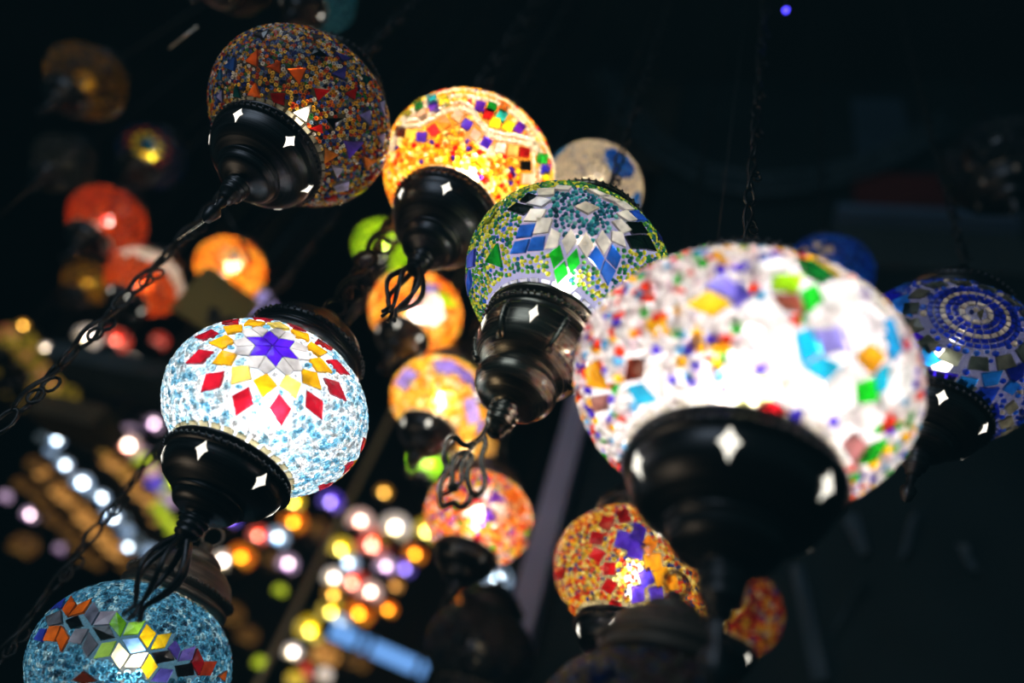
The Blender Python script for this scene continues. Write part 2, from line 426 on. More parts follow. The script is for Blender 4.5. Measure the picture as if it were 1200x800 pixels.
    kz = pr[7]; knurl(cb, R, kz[0]+.004, (pr[7][1]+pr[8][1])/2, s=.027)
    if cap == 'tall':
        for k in range(6):
            a = k*PI/3+PI/6+cut_spin; pts = []
            for i in range(8):
                z = pr[11][1]-.02-i*.055*cs*zs; r = np.interp(-z, [-p[1] for p in pr[10:]], [p[0] for p in pr[10:]])+.008
                pts.append((r*math.cos(a)*R, r*math.sin(a)*R, z*R))
            cb.tube(pts, .034*R, 8)
    cbo = cb.build('bottom_cap', M[metal], root)
    for k in range(6):
        o = link('glow_patch', glow_patch_mesh(cap, R, pr), cbo); o.rotation_euler[2] = k*PI/3+cut_spin
        if cutmat != 'cut':
            o.material_slots[0].link = 'OBJECT'; o.material_slots[0].material = M[cutmat]
    if paths:                                    # flat open scrollwork hanging in the plane of the lamp axis
        vh = c-CAM; vh[2] = 0; vh /= np.linalg.norm(vh); fb = MB(); fb.lathe([(a_*R, b_*R) for a_, b_ in NECK], 20)
        for pth, wr in paths:
            pp = np.array([CAM+ray(x, y)*((c-CAM)@vh/(ray(x, y)@vh))-c for x, y in pth]); pp[:, 2] -= pr[-1][1]*R
            k = np.linspace(0, len(pp)-1, len(pp)*4); sp = np.stack([np.interp(k, range(len(pp)), pp[:, i]) for i in range(3)], 1)
            for _ in range(3): sp[1:-1] = (sp[:-2]+2*sp[1:-1]+sp[2:])/4
            fb.tube(sp, wr*R, 8)
        fo = fb.build('finial', M[metal], root)
    else: fo = finial(fin, R, root, M[metal])
    fo.location = (0, 0, pr[-1][1]*R); fo.rotation_euler[2] = spin
    tp_ = [(r, z+zhi) for r, z in sc(TOPCAP, .58, 1.3, 1.07)]; tz = tp_[-1][1]-1.245
    ct = MB(); ct.lathe([(r*R, z*R) for r, z in tp_], 56); knurl(ct, R, tp_[7][0]+.004, tp_[7][1], s=.027)
    ct.tube([(x, y, z) for x, y, z in wire_loop(R, .12, 1.33+tz)], .022*R, 6, True)
    ct.build('top_cap', M[topmetal or metal], root)
    if chain:
        ch = MB(); zt = (1.43+tz)*R; zw = (A@np.array([0, 0, zt]))[2]
        chain_mesh(ch, 0, CEIL-c[2]-zw, chain_w, chain_w*.17, chain); ch.v = [v@A+np.array([0, 0, zt]) for v in ch.v]; ch.build('chain', M['iron'], root)
    # bulb and its light
    bl = MB(); bl.lathe([(0.0, .16*R), (.06*R, .15*R), (.10*R, .10*R), (.115*R, .02*R), (.09*R, -.08*R), (.05*R, -.15*R), (.045*R, -.3*R), (0.0, -.3*R)], 14)
    bl.build('bulb', M[bulb], root)
    if power:
        ld = bpy.data.lights.new('bulb_light', 'POINT'); ld.energy = power; ld.color = lightcol; ld.shadow_soft_size = .1*R
        lo_ = bpy.data.objects.new('bulb_light', ld); C.objects.link(lo_); lo_.parent = root; lo_.location = (0, 0, .02*R)
    return root, g

def crop(x0, y0, s, items): return [([(x0+x/s, y0+y/s) for x, y in p], c) for p, c in items]
def sq(x, y, r, a=0., k=1.):      # small four-sided piece
    return [(x+r*k*math.cos(a+t), y+r*math.sin(a+t)) for t in (PI/4, 3*PI/4, 5*PI/4, 7*PI/4)]
def ring_rhombi(center, n, r0, rm, r1, hw, cols, off=0.):
    """rhombi pointing outward on a ring around a surface point"""
    def f(g):
        c = g.hit(*center); out = []
        for k in range(n):
            a = off+2*PI*k/n; ca, sa = math.cos(a), math.sin(a)
            pts = [(r0*ca, r0*sa), (rm*ca-hw*sa, rm*sa+hw*ca), (r1*ca, r1*sa), (rm*ca+hw*sa, rm*sa-hw*ca)]
            out.append((tangent(c, pts), cols[k % len(cols)]))
        return out
    return (f, None)
def ring_quads(center, n, r0, r1, fill, cols, off=0.):
    def f(g):
        c = g.hit(*center); out = []
        for k in range(n):
            a = off+2*PI*k/n; h = PI/n*fill
            pts = [(r*math.cos(a+s*h), r*math.sin(a+s*h)) for r, s in ((r0, -1), (r0, 1), (r1, 1), (r1, -1))]
            out.append((tangent(c, pts), cols[k % len(cols)]))
        return out
    return (f, None)
def rand_tiles(n, size, cols, sides=(3, 4), lo=-.8, hi=.85, seed=0, avoid=None):
    def f(g):
        r = random.Random(seed); out = []; cs = []
        tries = 0
        while len(out) < n and tries < n*30:
            tries += 1
            b = r.uniform(lo, hi); a = r.uniform(0, 2*PI); c = np.array([math.cos(b)*math.cos(a), math.cos(b)*math.sin(a), math.sin(b)])
            if any(c@x > math.cos(size*2.05) for x in cs): continue
            cs.append(c); k = r.choice(sides); a0 = r.random()*6
            out.append((tangent(c, [(size*math.cos(a0+2*PI*i/k), size*math.sin(a0+2*PI*i/k)) for i in range(k)]), r.choice(cols)))
        return out
    return (f, None)
# ------------------------------------------------------------------ the lamps in front
# dim multicoloured lamp, upper left
gems = crop(200, 0, 3.077, [
 ([(272,225),(318,180),(316,245)],'#e0601c'),([(347,243),(398,222),(397,268)],'#d8581c'),([(420,250),(490,247),(465,310)],'#e0601e'),([(280,345),(308,298),(330,357)],'#e8681e'),
 ([(360,335),(415,335),(412,382),(372,370)],'#8c1414'),([(514,318),(578,325),(530,367)],'#d01414'),([(622,338),(672,315),(660,362)],'#9c1010'),([(440,405),(510,375),(490,440)],'#f4f4ff'),
 ([(555,425),(625,425),(590,470)],'#0a0a0c'),([(497,462),(545,445),(550,480)],'#c81818'),([(620,505),(695,510),(640,572)],'#5a3ad8'),([(555,530),(605,555),(552,588)],'#f08a28'),
 ([(690,560),(740,575),(700,610)],'#f08020'),([(580,595),(625,600),(598,638)],'#b8b8f0'),([(582,665),(645,645),(640,680),(595,688)],'#aab0f0'),([(675,415),(715,395),(720,455)],'#7878d8'),
 ([(640,702),(705,672),(690,702)],'#e0e020'),([(690,645),(740,612),(728,650)],'#8c1010'),([(550,715),(600,695),(600,722)],'#981414'),([(195,245),(240,208),(235,262)],'#2c58c0'),
 ([(168,290),(188,250),(190,292)],'#3080c8'),([(172,350),(192,325),(196,372)],'#8c90d8'),([(230,350),(240,303),(262,357)],'#145058'),([(745,370),(765,362),(765,420)],'#8c90e0'),
 ([(740,490),(768,478),(760,527)],'#9898e8'),([(575,270),(632,238),(625,292)],'#3a3aa0'),([(590,192),(650,215),(620,228)],'#34389c'),([(685,270),(720,285),(700,312)],'#0c4a4c'),
 ([(500,205),(525,176),(562,205)],'#08080a'),([(300,130),(360,112),(340,147)],'#3c4050'),([(510,130),(550,138),(520,152)],'#444860')])
lamp('large dim lamp at upper left, rainbow beads dotted with orange, red and blue triangle tiles', 353, 141, .61, .08, tiles=gems, trim='#989890',
     beads=[('#c8901c',4),('#e8c050',3),('#1c2c80',3),('#4858a8',2),('#d8d8e0',2.5),('#a83018',2),('#d06018',2),('#28702c',1.2),('#0c1430',2),('#7090b8',2)],
     bead_s=.042, bead_r=.02, tmpl=HOLE, power=.22, grout='#383428', lightcol=(1, .82, .55), fin='drop', cap='bowl', cut_spin=.15, metal='bronze', bulb='bulb_dim')
# gold lamp with white rope arches, upper middle
def s2(items, r=19): return crop(430, 90, 2.758, [(sq(x, y, r*1.25, a), c) for x, y, a, c in items])
garl = s2([(130,118,.2,'#8a8a20'),(170,96,-.3,'#186a28'),(214,80,-.2,'#1888a0'),(252,84,-.2,'#e0d820'),(180,125,-.3,'#a08878'),(218,103,-.3,'#5028b0'),(365,100,.2,'#4a1cb0'),(402,104,.3,'#0c6a20'),
 (434,128,.5,'#20a8b0'),(440,103,.5,'#e08028'),(392,124,.3,'#a01414'),(412,152,.2,'#f0e020'),(455,163,.6,'#c8d820'),(490,168,.7,'#4818a0'),(113,182,.1,'#4a1c10'),(146,188,.1,'#f0c84c'),(180,196,.05,'#3c20a8'),
 (217,175,-.6,'#d02028'),(253,152,-.6,'#f09030'),(294,130,.6,'#c8a890'),(323,157,.6,'#4028b8'),(350,190,.6,'#d8a8a0'),(384,215,.6,'#3c20b8'),(430,231,.15,'#e8ecff'),(469,238,.15,'#f0c070'),
 (506,246,.15,'#801010'),(510,287,.05,'#0a0a08'),(513,328,0,'#b89890'),(507,366,0,'#c8e020'),(563,265,.1,'#1c9830'),(570,300,.1,'#2424a8'),(580,325,.2,'#f0e020'),(566,350,.1,'#c81c1c')])
def rp(pts): return [(430+x/2.758, 90+y/2.758) for x, y in pts]
ropes = []
for off in (-9, 9):
    ropes += [(rp([(82-off*.6,235),(100-off*.5,185+off*.2),(125,155+off),(172,150+off),(215,128+off),(262,102+off),(300,92+off),(335,108+off),(365,150+off*.7),(392,182+off),(440,196+off),(490,203+off),(535,218+off),(560+off*.3,235+off)]),'#fffaec',.026),
              (rp([(105,165+off),(140,125+off),(180,98+off),(235,68+off),(290,56+off),(345,60+off),(400,72+off),(450,95+off),(495,135+off),(528-off,175),(552-off,215),(580-off,265),(594-off,310),(597-off,352)]),'#fffaec',.026),
              (rp([(535-off,215),(543-off,250),(546-off,290),(546-off,330),(540-off,372)]),'#fffaec',.026)]
lamp('glowing gold lamp with purple and red squares between white beaded rope arches', 549, 207, .71, .088, q=.80, tiles=garl, ropes=ropes,
     beads=[('#ffb81c',5),('#ffd860',4),('#f07810',2.5),('#d01c14',1.6),('#fff0b0',2),('#3c1ca0',.7)], bead_s=.058, bead_r=.034, tmpl=DOME, power=2.3, zs=1., grout='#a86818', trim_h=.05, lightcol=(1, .86, .6), fin='flame', cut_spin=.5, copies=(120, 180, 240))
# green lamp with white starburst, middle
star = crop(520, 150, 3.2, [
 ([(487,300),(530,281),(583,305),(540,328)],'#e0d8b8'),
 ([(395,470),(438,437),(453,490),(413,530)],'#18a020'),([(460,490),(500,447),(513,508),(472,550)],'#1cb028'),([(413,532),(455,494),(470,547),(426,590)],'#12901c'),
 ([(540,485),(570,440),(602,490),(585,537)],'#2868c8'),([(606,490),(628,435),(663,482),(645,530)],'#2464c0'),([(585,541),(604,493),(645,533),(615,592)],'#2c6cc8'),
 ([(675,405),(735,402),(760,458),(700,457)],'#06140e'),([(737,402),(760,404),(792,465),(762,460)],'#081810'),([(677,355),(735,358),(762,400),(702,402)],'#06120c'),([(690,316),(722,314),(762,355),(722,352)],'#1c48a0'),
 ([(290,366),(352,360),(330,410),(272,416)],'#2860b8'),([(270,426),(327,415),(310,470),(252,474)],'#2c68c0'),([(331,411),(384,404),(375,460),(315,464)],'#2c6cc8'),
 ([(240,312),(277,285),(342,300),(300,331)],'#0a1410'),([(310,290),(352,261),(407,275),(370,301)],'#e8e8e0'),([(287,280),(320,250),(362,262),(322,285)],'#08100c'),([(350,235),(420,232),(415,258),(355,262)],'#d8d4b8'),
 ([(206,430),(226,526),(160,502)],'#148c24'),([(150,372),(202,318),(182,352)],'#788c18'),([(85,560),(102,528),(110,580),(98,632)],'#2c58b8'),([(95,480),(124,450),(120,520),(95,527)],'#4a58b8'),
 ([(755,557),(770,503),(802,532)],'#14882a'),([(790,385),(832,430),(800,424)],'#16205c')])
star += crop(520, 150, 3.2, [(p, '#f0ead4') for p in ([(378,458),(405,375),(440,395),(428,448)],[(442,425),(478,378),(502,425),(462,477)],[(502,440),(532,388),(563,440),(535,492)],[(567,425),(592,383),(627,432),(598,478)],
 [(624,425),(627,388),(668,392),(681,452)],[(625,352),(660,345),(703,388),(665,400)],[(640,325),(680,312),(722,350),(690,358)],[(632,285),(670,280),(712,313),(675,314)],[(335,402),(355,340),(412,340),(395,395)],
 [(300,354),(328,308),(390,308),(365,354)],[(415,238),(422,222),(482,227),(470,242)],[(530,235),(560,237),(622,262),(582,262)],[(590,266),(628,264),(664,284),(630,284)])])
lamp('green and yellow beaded lamp with a white diamond starburst and tall fluted bronze cap', 664, 330, .56, .0842, tiles=star, trim='#e8e8f0',
     beads=[('#b8b828',4),('#5c9c30',3),('#20703c',4),('#1c5c58',1.5),('#d8d848',2),('#2860b0',.5)], bead_s=.047, bead_r=.021, tmpl=DOME,
     zones=[((520+535/3.2, 150+325/3.2), .40, [('#1c6470',4),('#2c8c88',3),('#104450',3),('#60a898',1)])], power=.55, grout='#9c9cc4', zs=.95, trim_h=.035, lightcol=(1, .96, .9), cap='tall', metal='olive', lean=7, cut_spin=.20,
     paths=[(crop(520, 320, 2.5, [(p, 0)])[0][0], w) for p, w in [([(185,470),(172,500),(160,520),(122,543),(90,514),(70,528),(62,575),(88,612),(64,648),(66,690),(76,728),(98,712),(112,708),(130,722),(152,706),(158,682)], .024),
       ([(176,505),(184,530),(172,565),(192,622),(195,652),(178,682),(158,676),(142,642),(138,600),(150,570),(128,556),(104,570),(92,604),(98,640),(100,672)], .023),
       ([(150,530),(130,566),(118,600),(128,640),(112,664)], .022), ([(92,655),(104,664),(112,660)], .04), ([(70,690),(100,676),(126,640)], .017)]])
# big white-hot lamp, front right
big = crop(660, 230, 2.052, [
 ([(295,265),(350,228),(412,260),(360,294)],'#f0c020'),([(335,223),(385,193),(452,238),(412,258),(352,226)],'#8478e0'),([(422,203),(457,243),(415,277),(408,262)],'#7868d8'),
 ([(500,195),(577,194),(562,235),(497,230)],'#8cc810'),([(500,240),(560,237),(582,286),(530,277)],'#7c4030'),([(565,232),(602,213),(622,255),(585,287)],'#189c20'),
 ([(555,153),(600,165),(652,200),(620,216),(575,190)],'#0c5c20'),([(590,158),(610,156),(668,200),(652,200)],'#b09030'),
 ([(592,320),(660,313),(682,370),(622,385)],'#9890e8'),([(553,330),(590,315),(617,376),(570,410)],'#18a8d8'),([(570,411),(620,379),(672,405),(625,447)],'#20b0d8'),
 ([(695,385),(735,353),(772,385),(735,430)],'#d09018'),([(758,300),(782,293),(807,370),(785,402)],'#1c88c0'),([(745,420),(777,400),(772,460),(745,477)],'#1ca0c0'),
 ([(695,450),(740,433),(752,490),(705,497)],'#18c020'),([(450,512),(500,483),(542,510),(500,546),(460,540)],'#c81020'),([(415,450),(500,420),(507,495),(415,502)],'#f0ffb0'),
 ([(507,440),(552,430),(557,502),(517,490)],'#f0c0b8'),([(160,385),(202,385),(195,440),(150,446)],'#48180c'),([(203,400),(242,393),(248,492),(205,442)],'#fff4f0'),
 ([(155,455),(190,445),(232,490),(185,502)],'#28a0c8'),([(60,410),(85,390),(112,465),(65,457)],'#e8a010'),([(70,480),(112,470),(112,512),(80,517)],'#7c5048'),
 ([(535,512),(577,508),(570,542),(545,537)],'#3c30b0'),([(665,595),(700,560),(727,590),(695,642)],'#b07070'),([(705,642),(730,595),(777,578),(747,627)],'#18901c'),
 ([(58,590),(82,600),(137,660),(122,682)],'#a0d820'),([(680,740),(770,690),(742,732),(690,772)],'#f4f0e8'),
 ([(430,265),(500,245),(528,285),(490,325),(440,315)],'#fff8f8'),([(480,330),(545,290),(552,330),(560,410),(490,405)],'#ffffff'),([(625,215),(690,205),(715,255),(670,290),(610,262)],'#ffffff'),
 ([(590,292),(640,262),(680,305),(655,312),(595,316)],'#fff8f8'),([(685,305),(735,262),(770,330),(725,350)],'#fff8ff'),([(665,315),(695,312),(725,352),(690,382)],'#ffffff'),
 ([(560,440),(620,448),(615,520),(565,505)],'#fffafa'),([(630,450),(680,408),(695,450),(700,505),(625,520)],'#ffffff'),([(755,480),(790,410),(830,400),(830,470),(760,520)],'#fffaff'),
 ([(660,525),(705,500),(755,495),(750,545),(700,555)],'#fff4f4'),([(720,210),(760,255),(780,290),(740,255),(700,205)],'#fff8f0'),([(455,170),(520,155),(545,185),(495,190)],'#fff8f8')])
lamp('largest and nearest lamp, blazing white beads with scattered coloured diamonds, blurred at right', 862, 459, .415, .097, q=.66, tiles=big, trim='#d8d0c0',
     beads=[('#f4ecea',8),('#e0c8d0',2),('#e83c20',1.5),('#f0b018',1),('#4a30c0',1),('#30a030',.6),('#60a8d8',1)], bead_s=.062, bead_r=.034, tmpl=DOME, squash=.2, power=1.75, grout='#d4d0d4', lightcol=(1, .95, .88), fin='drop', cut_spin=.07)
# blue lamp, right edge
blue = ['#1848c0', '#1030a0', '#2878d0', '#3818c0', '#2090d8', '#0c1c70']
fl = (960+565/3.075, 300+205/3.075)
bl = crop(960, 300, 3.075, [([(170,100),(255,68),(262,105),(200,110)],'#1c1c98'),([(262,70),(325,72),(322,112),(263,110)],'#2060c0'),([(218,132),(265,118),(308,142),(262,168)],'#1818a0'),
 ([(268,165),(325,137),(338,222),(270,205)],'#2878d8'),([(305,290),(352,276),(382,292),(345,345)],'#4818d0'),([(355,370),(382,312),(445,378),(400,398),(365,392)],'#2088c8'),([(345,410),(388,405),(385,470),(350,462)],'#38b0d8'),
 ([(392,405),(505,425),(465,475),(392,472)],'#2c18a0'),([(470,480),(512,428),(575,440),(540,500)],'#1868a8'),([(580,420),(660,408),(640,460),(590,470)],'#1c68b0'),([(665,405),(735,380),(730,430),(690,460)],'#10186c'),
 ([(545,500),(580,470),(650,470),(610,540)],'#1c3cb0'),([(590,560),(640,520),(650,570),(600,610)],'#14208c'),([(600,620),(640,590),(635,660),(580,690)],'#1c38b8'),
 ([(660,545),(700,515),(715,540),(680,570)],'#908868'),([(640,595),(690,570),(700,600),(650,620)],'#988c68'),([(620,665),(690,610),(715,610),(680,655)],'#a09470'),([(655,480),(690,440),(720,460),(690,500)],'#1858a0'),
 ([(150,130),(190,108),(212,128),(170,150)],'#707470'),([(200,180),(235,152),(258,185),(230,215)],'#a8a8c0'),([(285,215),(330,228),(330,270),(282,262)],'#484c50')])
brings = []
for r, n, cc in ((.13, 9, '#d0c0a8'), (.19, 14, '#1020a0'), (.25, 20, '#1428b0'), (.30, 24, '#c8b8a0'), (.35, 28, '#0c1c98'), (.41, 34, '#1830b0')): brings.append((r, n, cc))
bfree = [ring_quads(fl, 1, 0.01, .10, .3, ['#504c34']), ring_quads(fl, 14, .52, .68, .72, ['#585848', '#3c4238'], .1)]
for r, n, cc in brings: bfree.append(ring_quads(fl, n, r-.024, r+.024, .8, [cc]))
lamp('deep blue lamp with a concentric beaded flower ringed by mirror squares, at the right edge', 1104, 424, .655, .083, lean=22, grout='#6c6c90', q=.86, tiles=bl, free=bfree, trim='#606058',
     beads=[('#1030a0', 5), ('#1c50b0', 3), ('#0c1858', 3), ('#c0b090', .7)], bead_s=.085, bead_r=.03, power=.25, lightcol=(.9, .95, 1), fin='drop', cut_spin=-.1)
# pale blue lamp with a purple star, left
sc_ = (160+455/2.857, 340+192/2.857)
a = .147; s3 = a*math.sqrt(3); o0 = -1.05
def lone_star(g):
    c = g.hit(*sc_); out = []
    def pl(r, t): return (r*math.cos(t), r*math.sin(t))
    for k in range(6):
        t = o0+k*PI/3
        out.append((tangent(c, [(0, 0), pl(a, t-PI/6), pl(s3, t), pl(a, t+PI/6)]), '#4818c0'))
        n = t+PI/6
        for s in (-1, 1):
            out.append((tangent(c, [pl(a, n), pl(s3, n+s*PI/6), pl(.36, n+s*PI/12), pl(.32, n)]), '#c8c0bc'))
    for k in range(12):
        t = o0+(k+.5)*PI/6
        out.append((tangent(c, [pl(.325, t), pl(.45, t-.258), pl(.60, t), pl(.45, t+.258)]), '#e0a010' if k % 5 else '#f0d060'))
        t = o0+k*PI/6
        out.append((tangent(c, [pl(.52, t), pl(.68, t-.165), pl(.86, t), pl(.68, t+.165)]), '#a01020'))
    return out
def other_star(ang):
    def f(g):
        al = math.radians(ang); Rz = np.array([[math.cos(al), -math.sin(al), 0], [math.sin(al), math.cos(al), 0], [0, 0, 1]])
        return [(u@Rz.T, c) for u, c in lone_star(g)]
    return f
lamp('pale ice blue beaded lamp with a purple, gold and red star, hanging left', 314, 480, .55, .08, free=[(lone_star, None), (other_star(130), None), (other_star(230), None)], trim='#b8ac84',
     beads=[('#e8f6ff', 5), ('#b0d8e8', 4), ('#70b0cc', 2.2), ('#ffffff', 3)], bead_s=.056, bead_r=.030, tmpl=HOLE, squash=.45, power=1.1, cs=.9, zs=.68, trim_n=30, grout='#c8d4e0', lightcol=(1, .98, .96), fin='flame', spin=.4, cut_spin=.32, chain_w=.015)
# teal lamp with a band of cube tiles, bottom left
cube = crop(0, 560, 3.333, [
 ([(185,512),(215,478),(262,475),(245,515)],'#2838a0'),([(247,520),(283,463),(305,495),(268,550)],'#c05010'),([(270,547),(310,500),(368,473),(330,530)],'#c85c14'),([(183,545),(245,520),(250,570),(195,582)],'#585c68'),
 ([(258,560),(310,540),(330,580),(280,592)],'#0a0c10'),([(330,540),(370,488),(392,525),(360,580)],'#606478'),([(365,580),(395,525),(462,524),(430,577)],'#787484'),([(425,572),(455,524),(497,570),(470,627)],'#70b818'),
 ([(360,585),(430,578),(452,625),(395,637)],'#0c0e0c'),([(478,617),(500,568),(570,560),(540,612)],'#90c83c'),([(475,632),(540,625),(572,676),(510,687)],'#6890c0'),([(541,622),(570,572),(610,610),(575,667)],'#e0b010'),
 ([(585,672),(611,615),(670,606),(640,667)],'#d8b014'),([(367,707),(400,645),(460,635),(430,697)],'#98c050'),([(435,697),(465,640),(507,690),(470,747)],'#e8d8a0'),([(485,737),(515,690),(580,680),(548,737)],'#f4e4b8'),
 ([(550,742),(583,685),(617,735),(575,787)],'#e0b818'),([(590,682),(660,672),(682,712),(610,727)],'#0c0a0c'),([(650,665),(680,633),(702,670),(688,712)],'#5848a8'),([(690,717),(705,675),(760,655),(745,712)],'#7060b8'),
 ([(585,792),(625,740),(677,745),(650,797)],'#6058b8'),([(680,732),(745,720),(757,770),(690,777)],'#0c0a0c'),([(740,722),(765,663),(792,720),(770,772)],'#8c1018'),([(770,772),(790,715),(842,715),(815,772)],'#983018'),
 ([(270,642),(300,590),(352,590),(320,652)],'#70707c'),([(325,662),(351,600),(387,650),(345,702)],'#585c68'),([(175,637),(200,580),(247,577),(220,642)],'#c05814'),([(228,632),(250,578),(277,625),(245,682)],'#b85010'),
 ([(140,632),(165,590),(192,590),(170,642)],'#2c3ca8'),([(845,772),(880,750),(870,797)],'#b85018'),([(285,785),(330,750),(385,790),(330,800)],'#582010')])
lamp('teal seed bead lamp with a band of cube pattern tiles, at the bottom left', 156, 779, .56, .0776, tiles=cube,
     beads=[('#60a4c4', 5), ('#4088a8', 4), ('#a4ccd8', 2), ('#2c5870', 1.5)], bead_s=.054, bead_r=.030, tmpl=HOLE, bulb='bulb_dim', grout='#44687c', power=.5, lightcol=(1, .95, .88), chain_w=.008, fin='ring', copies=(180,), topmetal='brown', cap='bowl')
# red and gold lamp, bottom centre
q = 2.5
rg = [(640+x/q, 480+y/q, a, c) for x, y, a, c in [(178,335,.5,'#901018'),(150,378,.15,'#a01018'),(152,425,.5,'#a81018'),(187,465,.03,'#a81018'),(186,515,.6,'#b01418'),(200,575,.5,'#b01820'),(228,315,-.3,'#801018'),(48,575,.5,'#801018'),(75,620,.4,'#901010'),(40,475,.2,'#901414')]]
rgt = [(sq(x, y, 10.5, a), c) for x, y, a, c in rg]+[(sq(640+x/q, 480+y/q, 14.5, a, k), c) for x, y, a, k, c in [(228,384,.3,.95,'#4428b8'),(270,364,.4,.8,'#3c24a8'),(263,412,.25,.95,'#4828c0'),(292,490,-.45,.8,'#4030b8'),(268,538,-.1,.8,'#4830b8'),(322,540,-.2,.85,'#4c34c0'),
       (300,400,.7,.7,'#e08018'),(312,446,-.1,1,'#f0a020'),(338,490,-.35,.9,'#f0a818'),(365,505,-.2,.7,'#f0a020')]]
lamp('red and gold lamp with red squares, half behind the cap of the largest lamp', 742, 673, .693, .08, tiles=rgt, trim='#b8b090',
     beads=[('#d8b020', 4), ('#e07818', 3), ('#b82014', 3), ('#202c80', 1.4), ('#e8d880', 2), ('#706030', 1)], bead_s=.05, bead_r=.026, grout='#8c7c60', power=.75, lightcol=(1, .9, .7), fin='ring')
lamp('dark red beaded lamp, only its edge showing right of the blurred bronze cap', 846, 712, 1.0, .083, free=[rand_tiles(40, .10, ['#701018', '#801414'], seed=4)],
     beads=[('#c8a020', 3), ('#b83818', 3), ('#901414', 3), ('#2038a0', 1.3), ('#c8b890', 1)], bead_s=.09, bead_r=.05, tmpl=HOLE, power=.22, lightcol=(1, .85, .6), fin='ring')
lamp('unlit lamp whose blurred bronze top cap rises from the bottom edge below the largest lamp', 768, 890, .33, .060, free=[rand_tiles(20, .12, ['#803010', '#2030a0'], seed=6)],
     beads=[('#806020', 3), ('#803018', 3), ('#203080', 1.3)], bead_s=.09, bead_r=.05, power=.0, fin='ring', chain='cord', chain_w=.0018, bulb='bulb_dim', topmetal='brown')
# behind them
lamp('blue and white beaded lamp peeping out behind the green lamp', 694, 222, .84, .06,
     beads=[('#e8d8b8', 5), ('#d8c8b0', 3), ('#a8a0a0', 1)], zones=[((728, 190), .36, [('#1868c0', 2), ('#104098', 2)]), ((652, 180), .28, [('#1c80b8', 2), ('#186090', 2)]), ((744, 240), .26, [('#1c70c0', 1)])], bead_s=.075, bead_r=.042, power=.42, grout='#58504c', lightcol=(1, .9, .75), fin='ring', cap='bowl')
lamp('small blue lamp tucked behind the top right of the largest lamp', 968, 322, 1.0, .062, free=[ring_quads((955, 295), 5, .1, .4, .5, ['#c8b090', '#e0c8a0']), rand_tiles(22, .12, ['#1040a0', '#1858b8'], seed=3)],
     beads=[('#1038a0', 5), ('#1c58b0', 3), ('#0c2068', 2)], bead_s=.09, bead_r=.05, power=.16, lightcol=(1, .95, .9), fin='ring')
lamp('teal beaded lamp cut off by the top edge behind the upper left lamp', 372, -6, 1.0, .056, beads=[('#2c7080', 5), ('#1c5468', 4), ('#4890a0', 2)], bead_s=.08, bead_r=.045, power=.09, fin='ring', bulb='bulb_dim')
lamp('unlit dark lamp at the top edge left of the teal one', 275, -32, .9, .052, beads=[('#101418', 5)], bead_s=.12, bead_r=.06, power=0, fin='drop', bulb='bulb_dim', cutmat='glow_dim')
lamp('unlit dark lamp at the far right edge with faint blue and orange tiles', 1172, 195, 1.16, .085, free=[rand_tiles(30, .13, ['#101c48', '#301810', '#14283c'], seed=5)], beads=[('#0c1430', 5), ('#281810', 2), ('#182820', 2)], bead_s=.09, bead_r=.05, power=.0, fin='ring', bulb='bulb_dim', cutmat='glow_dim')
lamp('unlit dark lamp with faint grey tiles at the bottom, below the many-coloured lamp', 562, 762, 1.07, .083, free=[rand_tiles(26, .13, ['#404048', '#303848'], seed=8)], beads=[('#181c20', 5), ('#242830', 3)], bead_s=.09, bead_r=.05, power=.03, fin='ring', bulb='bulb_dim', cutmat='glow_dim', chain='cord', chain_w=.006)
# ------------------------------------------------------------------ the middle distance
def mid(label, px, py, r, beads, free=(), power=.8, R=.07, s=.12, col=(1, .93, .80), q=.8, **k):
    d = R*F/r
    return lamp(label, px, py, d, R, q=q, beads=beads, free=free, bead_s=s, bead_r=s*.55, power=power, lightcol=col, fin='ring', bulb=k.pop('bulb', 'bulb'), chain=k.pop('chain', 'cord'), chain_w=.012, **k)
GO = [('#ffb020', 4), ('#f08018', 3), ('#ffd050', 3), ('#e05010', 1.5)]
mid('blurred orange lamp with a white and lime flower, hanging in the middle distance', 487, 366, 53, [('#f88818', 4), ('#ffa828', 4), ('#e84c10', 2), ('#ffd060', 4)], tiles=[([(496,344),(512,340),(522,372),(508,384),(480,373)],'#fff4ff'),([(478,352),(500,341),(494,362),(478,370)],'#d09090'),([(509,341),(522,344),(536,362),(520,360)],'#a8d820'),([(494,333),(516,336),(512,343),(497,343)],'#8078d0')], power=1.1, cut_spin=.3)
mid('blurred gold lamp with a violet tile band, below the orange one', 517, 470, 58, [('#ffb428', 5), ('#ffd870', 3), ('#e88818', 2), ('#fff0c0', 1)], tiles=[([(463,450),(478,431),(492,438),(476,458)],'#8878d8'),([(506,424),(530,423),(542,440),(512,438)],'#8070d8'),([(532,426),(553,439),(558,460),(540,446)],'#7868d0'),([(554,442),(569,464),(572,490),(556,470)],'#8878e0'),([(541,468),(555,464),(562,492),(548,498)],'#9888e8'),([(476,428),(492,420),(504,428),(490,438)],'#f0b030'),([(558,495),(570,492),(566,512),(556,512)],'#8070d8')], power=1.15, s=.10, cut_spin=.5)
mid('lime green lamp seen through a scrolled chain, above the orange lamp', 449, 291, 33, [('#a0c810', 4), ('#c0e020', 3), ('#708c10', 2)], power=.8, col=(1, 1, .75), s=.16)
